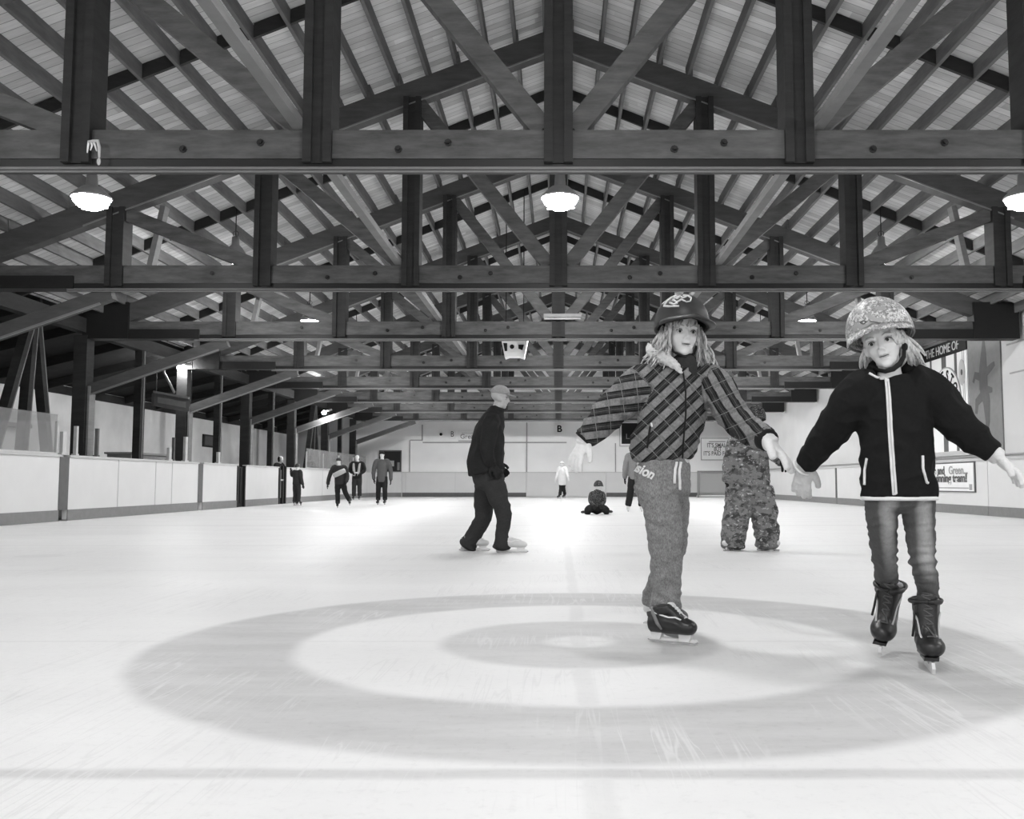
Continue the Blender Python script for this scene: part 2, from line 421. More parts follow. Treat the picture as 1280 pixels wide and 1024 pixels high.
def setting():
    m = MB(); m.add([(-9.4, -12, 0), (9.3, -12, 0), (9.3, ENDY + .1, 0), (-9.4, ENDY + .1, 0)], [(0, 1, 2, 3)]); struct('floor', m, M['ice'], normals=False)
    m = MB(); m.box((AX, -12, -.1), (-9.4, ENDY, 0.0)); struct('floor_aisle', m, M['concrete'])
    # end wall with its gable
    m = MB(); m.prism([(AX, ENDY + .05, 0), (WX, ENDY + .05, 0), (WX, ENDY + .05, 3.95), (0, ENDY + .05, 7.75), (AX, ENDY + .05, 3.0)], (0, .2, 0)); struct('wall_end', m, M['wall'])
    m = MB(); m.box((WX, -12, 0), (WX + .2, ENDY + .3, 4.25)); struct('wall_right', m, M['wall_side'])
    m = MB(); m.box((AX - .2, -12, 0), (AX, ENDY + .3, 3.24)); struct('wall_left', m, M['wall_aisle'])
    m = MB(); m.box((AX, -6, 3.0), (AX + .05, ENDY, 3.22)); struct('trim_wall_left', m, M['timber_dark'])
    # roof planes
    zd = .36 + .19
    m = MB(); m.prism([(-9.5, -6, zr(9.5) + zd), (0, -6, zr(0) + zd), (0, -6, zr(0) + zd + .06), (-9.5, -6, zr(9.5) + zd + .06)], (0, ENDY + 6.3, 0)); struct('ceiling_left', m, M['deck'])
    m = MB(); m.prism([(9.5, -6, zr(9.5) + zd), (0, -6, zr(0) + zd), (0, -6, zr(0) + zd + .06), (9.5, -6, zr(9.5) + zd + .06)], (0, ENDY + 6.3, 0)); struct('ceiling_right', m, M['deck'])
    m = MB(); m.prism([(AX - .2, -6, 3.2), (-9.42, -6, 4.1), (-9.42, -6, 4.16), (AX - .2, -6, 3.26)], (0, ENDY + 6.3, 0)); struct('ceiling_aisle', m, M['timber_dark'])
    # aisle joists and the plate over the columns
    for i in range(18):
        y = 6.2 + i * 2.2
        m = MB(); m.beam((AX + .05, y, 3.14), (-9.5, y, 4.0), .09, .2)
        o = struct('trim_joist', m, M['timber_dark'])
    m = MB(); m.box((-9.55, -6, 3.66), (-9.35, ENDY, 3.94)); struct('trim_plate_left', m, M['timber_dark'])
    # seams in the end wall
    m = MB()
    y0 = ENDY + .02
    m.box((-6.6, y0, 2.60), (.4, y0 + .03, 2.66)); m.box((-1.57, y0, 1.2), (-1.51, y0 + .03, 3.6)); m.box((6.6, y0, 2.6), (6.66, y0 + .03, 3.5))
    m.box((-6.66, y0, 2.72), (-6.6, y0 + .03, 3.5)); m.box((-7.2, y0, 2.72), (-6.6, y0 + .03, 2.77)); m.box((-7.25, y0, 1.2), (-7.2, y0 + .03, 2.75))
    m.box((2.75, y0, 1.2), (2.8, y0 + .03, 2.6)); struct('trim_end_wall', m, M['seam'])
    m = MB(); m.box((9.19, -6, 1.26), (9.2195, ENDY, 1.29)); struct('trim_right_wall', m, M['seam'])
    m = MB(); m.box((9.205, 10, 2.9), (9.2195, 19.2, 2.93)); m.box((9.205, -6, 3.5), (9.2195, 19.3, 3.53)); struct('trim_right_seam', m, M['seam'])
    # rafters over the trusses: purlins along the hall with blocking
    NX = 21; dx = 9.3 / NX
    words = ['first', 'second', 'third', 'fourth', 'fifth', 'sixth', 'seventh']
    protos = {}
    for b in range(7):
        ya, yb = TY[b] - .1, (TY[b + 1] + .1 if b < 6 else ENDY)
        ym = (TY[b] + TY[b + 1]) / 2
        for sgn in (-1, 1):
            for i in range(NX):
                x = sgn * (.2 + i * dx); jit = (random.random() - .5) * .04
                z = zr(x) + .36
                key = (b, sgn)
                if key not in protos:
                    loc = Vector((x, ya, z)); root = thing('roof_purlin', '', 'purlin', loc)
                    m = MB(); m.box((x - .025, ya, z), (x + .025, yb, z + .2)); m.build('joist', M['purlin'], root)
                    xo = x + sgn * dx; zo = z - SL * dx
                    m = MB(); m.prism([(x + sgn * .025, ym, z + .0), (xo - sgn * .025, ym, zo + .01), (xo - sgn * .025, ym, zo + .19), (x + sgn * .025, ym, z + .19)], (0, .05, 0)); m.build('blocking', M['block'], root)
                    protos[key] = root; r = root
                else:
                    r = copy_tree(protos[key])
                r.location = (x + jit, ya, z)
                side = 'left' if sgn < 0 else 'right'
                g = 'purlins of the %s roof slope in the %s bay' % (side, words[b])
                tag(r, 'timber purlin under the planks of the %s roof slope, %s bay between trusses' % (side, words[b]), 'purlin', g)

def truss():
    y = TY[0]; r = thing('roof_truss', '', 'truss', (0, y, ZC - .08), 'timber roof trusses')
    m = MB(); m.box((XL, y - .1, ZC + .075), (XR, y + .1, ZC + .34))
    m.build('bottom_chord', M['timber'], r)
    m = MB(); m.box((XL, y - .085, ZC), (XR, y + .085, ZC + .075)); m.build('chord_flange', M['steel_dark'], r)
    m = MB(); m.tube([(XL + 2.2, y - .1, ZC - .016), (XR - 2., y - .1, ZC - .016)], .015, 8); m.tube([(XL + 2.2, y - .1, ZC - .045), (XR - 2., y - .1, ZC - .045)], .011, 8); m.build('conduit', M['strip'], r)
    m = MB(); m.box((XL + 2.2, y - .09, ZC - .035), (XR - 2., y + .02, ZC)); m.build('conduit_tray', M['steel_dark'], r)
    for s in (-1, 1):
        xe = XL if s < 0 else XR
        m = MB(); m.prism([(xe, y - .1, zr(xe)), (0, y - .1, zr(0)), (0, y - .1, zr(0) + .36), (xe, y - .1, zr(xe) + .36)], (0, .2, 0)); m.build('top_chord', M['timber_top'], r)
        m = MB(); m.prism([(xe - s * 2.4, y - .115, zr(xe - s * 2.4)), (0, y - .115, zr(0)), (0, y - .115, zr(0) + .022), (xe - s * 2.4, y - .115, zr(xe - s * 2.4) + .022)], (0, .015, 0)); m.build('pale_edge', M['strip'], r)  # pale strip stands in for ice light on the rafter's lower edge
        m = MB(); m.box((min(0, s * 9), y - .03, 0), (0, y, 0.01)) if 0 else None
    def post(x, w, name):
        m = MB(); z1 = zr(x) + .1; z0 = ZC + .03
        m.box((x - w / 2, y - .15, z0), (x - w * .2, y + .15, z1)); m.box((x + w * .2, y - .15, z0), (x + w / 2, y + .15, z1)); m.box((x - w * .2, y - .11, z0), (x + w * .2, y + .11, z1))
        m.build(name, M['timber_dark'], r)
    post(0, .26, 'king_post')
    for k in (1, 2, 3):
        for s in (-1, 1): post(s * 2.18 * k, .26, 'post')
    for k in (0, 1, 2):
        for s in (-1, 1):
            xa, xb = s * (2.18 * k + .14), s * (2.18 * (k + 1) - .1); m = MB()
            m.beam((xa, y, ZC + .36), (xb, y, zr(xb) - .02), .14, .2, (0, 1, 0)) if 0 else m.beam((xa, y, ZC + .36), (xb, y, zr(xb) - .02), .15, .2, (0, 0, 1))
            m.build('diagonal', M['timber'], r)
    for s in (-1, 1):
        xe = XL if s < 0 else XR
        m = MB(); x1 = xe - s * .9; x2 = xe - s * 2.3
        m.box((min(xe, x1), y - .16, ZC - .01), (max(xe, x1), y + .16, ZC + .72)); m.box((min(x1, x2), y - .14, ZC - .01), (max(x1, x2), y + .14, ZC + .18)); m.build('heel_plate', M['steel_dark'], r)
        m = MB(); m.beam((s * 6.22, y + .35, ZC + .3), (s * 6.02, y + .35, ZC + 1.35), .08, .16, (0, 1, 0)); m.build('strut', M['timber_light'], r)
    for i, x in enumerate((-5.1, -3.4, -2.7, -1.45, -1.0, 1.05, 1.5, 2.85, 3.5, 5.2)):
        m = MB(); z = ZC + (.16 if i % 2 else .22); m.tube([(x, y - .1, z), (x, y - .112, z)], .035, 8); m.tube([(x, y - .112, z), (x, y - .135, z)], .018, 6); m.build('bolt', M['steel_dark'], r)
    return r
ORD = ['nearest', 'second', 'third', 'fourth', 'fifth', 'sixth', 'seventh', 'farthest']
def trusses():
    t0 = truss()
    for i, y in enumerate(TY):
        r = t0 if i == 0 else copy_tree(t0); r.location.y = y
        tag(r, ('%s timber roof truss across the rink, with king post and fanned diagonals' % ORD[i]) if i in (0, 7) else ('%s timber roof truss from the front, with king post and fanned diagonals' % ORD[i]), 'truss', 'timber roof trusses')
    for s in (-1, 1):
        for i in range(7):
            m = MB(); x = s * 2.16 + (.0); m.box((x - .05 + .2 * s, TY[i] - .6 if i == 0 else TY[i] - .1, ZC + .345), (x + .05 + .2 * s, TY[i + 1] + .1, ZC + .43))
            if i == 0: m.v = [(a, b if b > TY[0] else TY[0] - 2.6, c) for a, b, c in m.v]
            o = m.build('chord_runner', M['timber_light'], None)  # lighter timber tone puts the light on the runners into their colour
            tag(o, 'timber runner coloured as lit, on the chords %s of the king posts, %s bay' % ('left' if s < 0 else 'right', ['first', 'second', 'third', 'fourth', 'fifth', 'sixth', 'seventh'][i]), 'runner', 'timber runners coloured as lit along the roof')

def columns():
    for i, y in enumerate(TY[1:]):
        r = thing('timber_column', 'dark timber column behind the left boards with knee brace to the %s truss' % ORD[i + 1], 'column', (-9.45, y, 0), 'columns with knee braces')
        m = MB(); m.box((-9.58, y - .17, 0), (-9.32, y + .0, 3.6)); m.box((-9.56, y + .02, 0), (-9.34, y + .17, 3.6)); m.build('shaft', M['timber_dark'], r)
        m = MB(); m.box((-9.3, y - .12, 0), (-9.26, y + .12, 2.6)); m.build('pale_edge', M['timber_light'], r)
        m = MB(); m.beam((-9.4, y, 2.5), (-6.6, y, ZC - .06), .15, .2); m.build('knee_brace', M['timber_top'], r)
        m = MB(); m.beam((-9.4, y - .07, 2.39), (-6.75, y - .07, ZC - .222), .03, .03); m.build('brace_lit_edge', M['strip'], r)  # pale line stands in for the brace's lit underside
    fan = {0: 'nearest', 5: 'farther'}
    for i in range(1, 7):
        y = (TY[i] + TY[i + 1]) / 2
        if i in (1, 5):
            r = thing('braced_post', '%s fanned post with two splayed struts behind the left boards' % fan[0 if i == 1 else 5], 'post', (-9.45, y, 0), 'fanned posts')
            for k, dy in enumerate((-1.1, -.1, 1.0)):
                m = MB(); m.beam((-9.45, y + .55 + dy * .06, 3.66), (-9.45, y + .35 + dy, .0 if k == 1 else .55), .12, .16, (1, 0, 0)); m.build('upright' if k == 1 else 'strut', M['timber_dark'], r)
                m = MB(); m.beam((-9.37, y + .55 + dy * .06 + .07, 3.66), (-9.37, y + .35 + dy + .07, .0 if k == 1 else .55), .02, .02, (1, 0, 0)); m.build('pale_edge', M['strip'], r)
        else:
            r = thing('timber_post', 'slim dark timber post behind the left boards between %s and %s trusses' % (ORD[i], ORD[i + 1]), 'post', (-9.45, y, 0), 'slim posts')
            m = MB(); m.box((-9.53, y - .11, 0), (-9.37, y + .11, 3.66)); m.build('shaft', M['timber_dark'], r)
            m = MB(); m.box((-9.37, y - .02, 0), (-9.35, y + .02, 3.66)); m.build('pale_edge', M['grey'], r)

def board_section(label, pts, joint=None, seams=(), kick=True, group='dasher boards round the rink'):
    """pts: plan polyline on the ice side face; outward is to the left of travel"""
    pts = [Vector((x, y, 0)) for x, y in pts]; mid = pts[len(pts) // 2]
    r = thing('dasher_board', label, 'rink board', pts[0], group)
    def off(d):
        out = []
        for i, p in enumerate(pts):
            t = (pts[min(i + 1, len(pts) - 1)] - pts[max(i - 1, 0)]).normalized(); out.append(p + Vector((-t.y, t.x, 0)) * d)
        return out
    def strip(mb, d0, d1, z0, z1):
        a, b = off(d0), off(d1); n = len(a); vs, fs = [], []
        for i in range(n): vs += [(a[i].x, a[i].y, z0), (b[i].x, b[i].y, z0), (b[i].x, b[i].y, z1), (a[i].x, a[i].y, z1)]
        for i in range(n - 1):
            for k in range(4): fs.append((i * 4 + k, i * 4 + (k + 1) % 4, (i + 1) * 4 + (k + 1) % 4, (i + 1) * 4 + k))
        fs += [(0, 1, 2, 3), ((n - 1) * 4 + 3, (n - 1) * 4 + 2, (n - 1) * 4 + 1, (n - 1) * 4)]
        mb.add(vs, fs)
    m = MB(); strip(m, 0, .09, .02, BH - .04); m.build('panel', M['board'], r)
    m = MB(); strip(m, -.03, .1, BH - .04, BH); m.build('cap_rail', M['cap'], r)
    if kick:
        m = MB(); strip(m, -.015, .0, 0, .2); m.build('kick_plate', M['kick'] if kick is True else M[kick], r)
    if joint:
        (xa, ya), (xb, yb) = joint; m = MB(); m.box((min(xa, xb) - .012, min(ya, yb), .2), (max(xa, xb) + .012, max(ya, yb), BH - .04)); m.build('joint_strip', M['seam_dark'], r)
    for k, (xa, ya) in enumerate(seams):
        m = MB(); m.box((xa - .008, ya - .012, .2), (xa + .008, ya + .012, BH - .04)); m.build('seam', M['cap'], r)
    return r

def boards():
    L = lambda a, b: [(-BX, a), (-BX, b)]
    board_section('white left rink board nearest the camera, cut by the left edge', L(4., 17.1), ((-BX, 17.1), (-BX, 17.42)))
    board_section('long white left rink board between the two grey joint strips', L(17.42, 23.7), ((-BX, 23.7), (-BX, 24.0)), [(-BX, 19.4), (-BX, 21.2), (-BX, 22.1)])
    board_section('short white left rink board just before the black doorway gap', L(24., 26.55))
    board_section('white left rink board between the black gap and the gate posts', L(27.3, 30.5))
    a = [(-BX, y) for y in (31.35, 36, 40, 44.57)]
    arc = [(-BX + 1.4 - 1.4 * math.cos(t), 44.6 + 1.4 * math.sin(t)) for t in [math.pi / 2 * i / 8 for i in range(1, 9)]]
    board_section('white left rink board beyond the gate, behind the standing skaters', a, None, [(-BX, 36.2)])
    board_section('curved white rink board in the far left corner', [(-BX, 44.6)] + arc)
    board_section('white end rink board with dark kick plate behind the skating man', [(-BX + 1.43, 46), (-1.56, 46)], None, [(-7.4, 46), (-5.0, 46)], 'seam_dark')
    board_section('white double gate board in the end wall without a kick plate', [(-1.54, 46), (2.3, 46)], None, [(.4, 46)], None)
    board_section('white end rink board with dark kick plate behind the kneeling child', [(2.32, 46), (BX - 1.43, 46)], None, [(5.0, 46)], 'seam_dark')
    arc2 = [(BX - 1.4 + 1.4 * math.sin(t), 44.6 + 1.4 * math.cos(t)) for t in [math.pi / 2 * i / 8 for i in range(0, 9)]]
    board_section('curved white rink board in the far right corner', arc2)
    R = lambda a, b: [(BX, b), (BX, a)]
    board_section('white right rink board beyond the grey seam', R(30.7, 44.57), ((BX, 30.68), (BX, 30.82)))
    board_section('white right rink board carrying the framed team sign', R(19.9, 30.66))
    board_section('white right rink board nearest the camera', R(4., 19.88))
    m = MB(); m.box((-BX - .1, 26.57, 0), (-BX + .01, 26.66, BH - .03)); m.box((-BX - .1, 27.2, 0), (-BX + .01, 27.29, BH - .03)); m.box((-BX - .12, 26.66, .0), (-BX - .04, 27.2, BH - .06)); m.box((-BX - .04, 26.92, .1), (-BX - .02, 26.97, BH - .1))
    tag(m.build('board_door', M['black'], None, loc=(-BX, 26.9, 0)), 'narrow black door in the left rink boards', 'door')
    r = thing('gate_posts', 'dark metal gate posts in the left boards by the small child', 'gate', (-BX, 30.9, 0))
    for y in (30.58, 30.95, 31.25):
        m = MB(); m.box((-BX - .08, y - .06, 0), (-BX + .03, y + .06, BH + .03)); m.build('post', M['black'], r)
    m = MB(); m.box((-BX - .05, 30.6, .2), (-BX - .02, 31.2, 1.1)); m.build('leaf', M['grey'], r)
    m = MB(); m.box((-BX, 30.7, .75), (-BX + .03, 31.0, .8)); m.build('latch', M['alu'], r)
    # shields over the left boards
    for k, (ya, yb, lab) in enumerate(((6., 17.05, 'clear plexiglass shield above the nearest left board'), (34.0, 38.9, 'clear plexiglass shield above the far left boards, nearer half'), (39.0, 44.5, 'clear plexiglass shield above the far left boards, farther half'))):
        r = thing('glass_shield', lab, 'glass', (-BX - .05, ya, BH), 'plexiglass shields')
        m = MB(); m.box((-BX - .056, ya, BH), (-BX - .044, yb, 1.92)); m.build('pane', M['glass'], r)
        m = MB(); m.box((-BX - .07, ya, BH), (-BX - .03, yb, BH + .035)); m.build('channel', M['alu'], r)
        n = max(2, int((yb - ya) / 2.4))
        for i in range(n + 1):
            y = ya + (yb - ya) * i / n; m = MB(); m.box((-BX - .075, y - .02, BH), (-BX - .025, y + .02, 1.8)); m.build('bracket', M['alu'], r)
    for k, (px, zt, w, mt, lab) in enumerate(((79, 1.62, .07, 'alu', 'wide pale shield bracket standing over the joint strip'), (98, 1.75, .035, 'alu', 'slim metal shield bracket just before the nearest column'), (124, 1.75, .03, 'seam_dark', 'dark shield bracket just past the nearest column'),
                                             (214, 1.5, .07, 'alu', 'short white shield bracket in front of the heater'), (219, 1.75, .025, 'seam_dark', 'thin dark bracket beside the short white one'), (234, 1.8, .07, 'alu', 'tall white shield bracket beside the second column'), (275, 1.5, .07, 'alu', 'short white shield bracket under the dark wall panel'))):
        d = 9.03 * F / (CX - px); m = MB(); y = d - (.0 if px == 79 else .1)
        m.box((-9.06, y - w, BH), (-9.0, y + w, zt)); m.box((-9.08, y - w * 1.6, BH), (-8.99, y + w * 1.6, BH + .03))
        tag(m.build('shield_bracket', M[mt], None, loc=(-9.03, y, BH)), lab, 'bracket', 'shield brackets on the left boards')

def lamps():
    mids = [(TY[i] + TY[i + 1]) / 2 for i in range(7)]
    rows = [(-4.2, 0, 'b'), (1.2, 0, 'b'), (6., 0, 'b')]
    # glass-bowl lamps of the first bay
    def bowl(loc, z):
        x, y = loc; r = thing('bowl_lamp', '', 'lamp', (x, y, z), 'hanging bowl lamps')
        m = MB(); m.lathe((x, y, z), [(.0, .0), (.03, -.145), (.1, -.135), (.16, -.1), (.2, -.055), (.222, .0), (.0, .001)][1:], 28); m.v.append((x, y, z - .15)); k = len(m.v) - 1
        for i in range(28): m.f.append((k, (i + 1) % 28, i)); m.mi.append(0)
        m.build('glass_bowl', M['lens'], r, True)
        m = MB(); m.lathe((x, y, z), [(.225, -.012), (.238, .0), (.225, .02), (.12, .12), (.07, .15), (.06, .28), (.0, .28)], 28); m.build('housing', M['reflector'], r, True)
        for a in range(3):
            an = a * 2.1 + .4; m = MB(); m.tube([(x + .16 * math.cos(an) - .03, y + .16 * math.sin(an), z - .112), (x + .16 * math.cos(an) + .03, y + .16 * math.sin(an), z - .112)], .008, 6); m.build('clip', M['grey'], r)
        m = MB(); m.tube([(x, y, z + .27), (x, y, zr(x) + .5)], .012, 6); m.build('cord', M['black'], r)
        return r
    def bell(loc, z):
        x, y = loc; r = thing('bell_lamp', '', 'lamp', (x, y, z), 'hanging bell lamps')
        m = MB(); m.lathe((x, y, z), [(.2, .0), (.205, .0), (.19, .06), (.12, .17), (.07, .22), (.06, .36), (.0, .36)], 24); m.build('shade', M['reflector'], r, True)
        m = MB(); m.lathe((x, y, z), [(.0, -.125), (.05, -.118), (.095, -.09), (.12, -.045), (.13, .01), (.0, .012)], 24); m.build('lens', M['lens_bell'], r, True)
        m = MB(); m.tube([(x, y, z + .35), (x, y, zr(x) + .5)], .01, 6); m.build('cord', M['black'], r)
        m = MB(); m.tube([(x + .05 * math.cos(a), y, z + .42 + .05 * math.sin(a)) for a in [i * math.pi / 6 for i in range(13)]], .006, 5); m.build('hook', M['black'], r)
        return r
    pos = ['left', 'middle', 'right']
    b0 = bowl((-5.62, mids[0]), 4.115)
    for k, x in enumerate((-5.62, .02, 5.6)):
        r = b0 if k == 0 else copy_tree(b0); r.location = (x, mids[0], 4.115)
        tag(r, 'glowing glass bowl lamp hanging behind the nearest truss, %s of the three' % pos[k], 'lamp', 'hanging bowl lamps')
    b1 = None
    for i in range(1, 7):
        for k, x in enumerate((-5.65, .0, 5.65)):
            z = {1: 4.62, 2: 4.35, 3: 4.15}.get(i, 4.08)
            if b1 is None: b1 = bell((x, mids[i]), z); r = b1
            else: r = copy_tree(b1)
            r.location = (x, mids[i], z)
            tag(r, 'bell lamp hanging between the %s and %s trusses, %s row' % (ORD[i], ORD[i + 1], pos[k]), 'lamp', 'hanging bell lamps')
    for j, y in enumerate((-3., 1.2, 5.6)):  # unseen lamps added above and behind the camera to light the foreground
        for k, x in enumerate((-5.65, 0., 5.65)):
            r = copy_tree(b0); r.location = (x, y, 4.115); tag(r, 'unseen glass bowl lamp added for light over the ice around the camera, %s row' % pos[k], 'lamp', 'hanging bowl lamps')
    # fix cord lengths for copies hanging under other roof heights
    for o in list(C.objects):
        if o.name.startswith('cord') and o.parent is not None and o.parent.name.split('.')[0] in ('bowl_lamp', 'bell_lamp'):
            p = o.parent.location; top = zr(p.x) + .52 - p.z; me = o.data.copy(); zs = [v.co.z for v in me.vertices]; zm = max(zs)
            for v in me.vertices:
                if v.co.z > zm - .01: v.co.z = top
            o.data = me
    # aisle bulbs
    for k, (px, py, Y, lab) in enumerate(((225, 460, 23.4, 'bare glowing bulb beside the second column, over the aisle heater'), (405, 516, 33.2, 'bare glowing bulb on a far column above the standing skaters'))):
        p = P(px, py, Y); r = thing('bare_bulb', lab, 'lamp', p, 'bare aisle bulbs')
        m = MB(); m.ell(p, .07); m.build('bulb', M['bulb'], r, True)
        m = MB(); m.tube([p + Vector((.05, 0, .05)), p + Vector((.25, .1, .12))], .035, 8); m.build('socket', M['strip'], r, True)
    p = P(214, 496, 23.); r = thing('aisle_heater', 'long metal heater hung over the left aisle by the second column', 'heater', p)
    a, b = P(193, 491, 23.), P(237, 499, 23.); dn = Vector((0, 0, -.3))
    m = MB(); m.prism([a, b, b + dn, a + dn], (-.15, .2, 0)); m.build('casing', M['seam_dark'], r)
    m = MB(); m.beam(a + Vector((0, -.04, .02)), b + Vector((0, -.04, .02)), .08, .05); m.build('top_edge', M['strip'], r)
    for e in (a, b):
        m = MB(); m.tube([e + Vector((0, .1, 0)), (e.x, e.y + .1, 3. + (e.x + 13) * .28)], .012, 6); m.build('hanger', M['black'], r)
    m = MB(); q0 = a * .9 + b * .1; q1 = a * .1 + b * .9; o = Vector((.0, -.012, -.08)); m.prism([q0 + o, q1 + o, q1 + o + dn * .5, q0 + o + dn * .5], (0, .01, 0)); m.build('grille', M['grey'], r)
    m = MB(); m.tube([P(x, y, 23.1) for x, y in ((218, 491), (211, 477), (205, 466), (206, 459), (212, 455), (219, 455))], .03, 8); m.build('flexible_pipe', M['strip'], r, True)
    # fluorescent batten and loudspeaker near the king posts
    p = P(703, 397, 18.53); r = thing('batten_light', 'unlit strip light across the king post of the third truss', 'lamp', p)
    m = MB(); m.box((p.x - .37, p.y - .05, p.z), (p.x + .37, p.y + .05, p.z + .07)); m.build('housing', M['grey'], r)
    m = MB(); m.tube([(p.x - .36, p.y, p.z - .02), (p.x + .36, p.y, p.z - .02)], .022, 10); m.build('tube', M['cap'], r, True)
    Y = 21.; r = thing('loudspeaker', 'white tapered loudspeaker box hanging under the roof between trusses', 'loudspeaker', P(643, 447, Y))
    c = [P(x, y, Y) for x, y in ((626, 426), (660, 426), (655, 447), (649, 445), (636, 445), (631, 447))]
    up = Vector((0, 0, .22)); c[0] += up + Vector((-.03, 0, 0)); c[1] += up + Vector((.03, 0, 0)); m = MB(); m.prism(c, (0, .4, 0)); m.build('cabinet', M['white'], r)
    m = MB(); m.tube([P(640, 433.5, Y) + Vector((0, .0, 0)), P(640, 433.5, Y) + Vector((0, -.02, 0))], .05, 14); m.build('cone', M['black'], r)
    for q in (((629, 429), (634, 429), (634, 439), (631, 439)), ((648, 431), (655, 431), (653, 438), (648, 436))):
        m = MB(); m.prism([P(x, y, Y) + Vector((0, -.012, 0)) for x, y in q], (0, .01, 0)); m.build('grille', M['black'], r)
    for s in (-1, 1):
        m = MB(); x = P(643, 430, Y).x + s * .2; m.tube([(x, Y + .2, P(643, 426, Y).z + .2), (x, Y + .2, zr(x) + .5)], .012, 6); m.build('hanger', M['black'], r)
    # rag on the nearest left post
    p = P(115, 177, 8.28); r = thing('hanging_rag', 'pale frayed rope ends hanging on the nearest left post', 'rope', p)
    m = MB()
    for q in (((111, 177), (110, 184), (109, 191)), ((114, 177), (115, 182), (113, 188)), ((117, 177), (119, 182), (121, 189))): m.tube([P(x, y, 8.3) for x, y in q], [.012, .01, .006], 6)
    m.build('strand', M['white'], r, True)
    m = MB(); m.tube([P(x, y, 8.29) for x, y in ((110, 177), (116, 176), (122, 176), (124, 184), (124, 197))], [.01, .012, .018, .016, .01], 6); m.build('loop', M['cap'], r, True)
    m = MB(); m.ell(P(123.5, 202, 8.29), (.018, .012, .035)); m.build('knot', M['cap'], r, True)

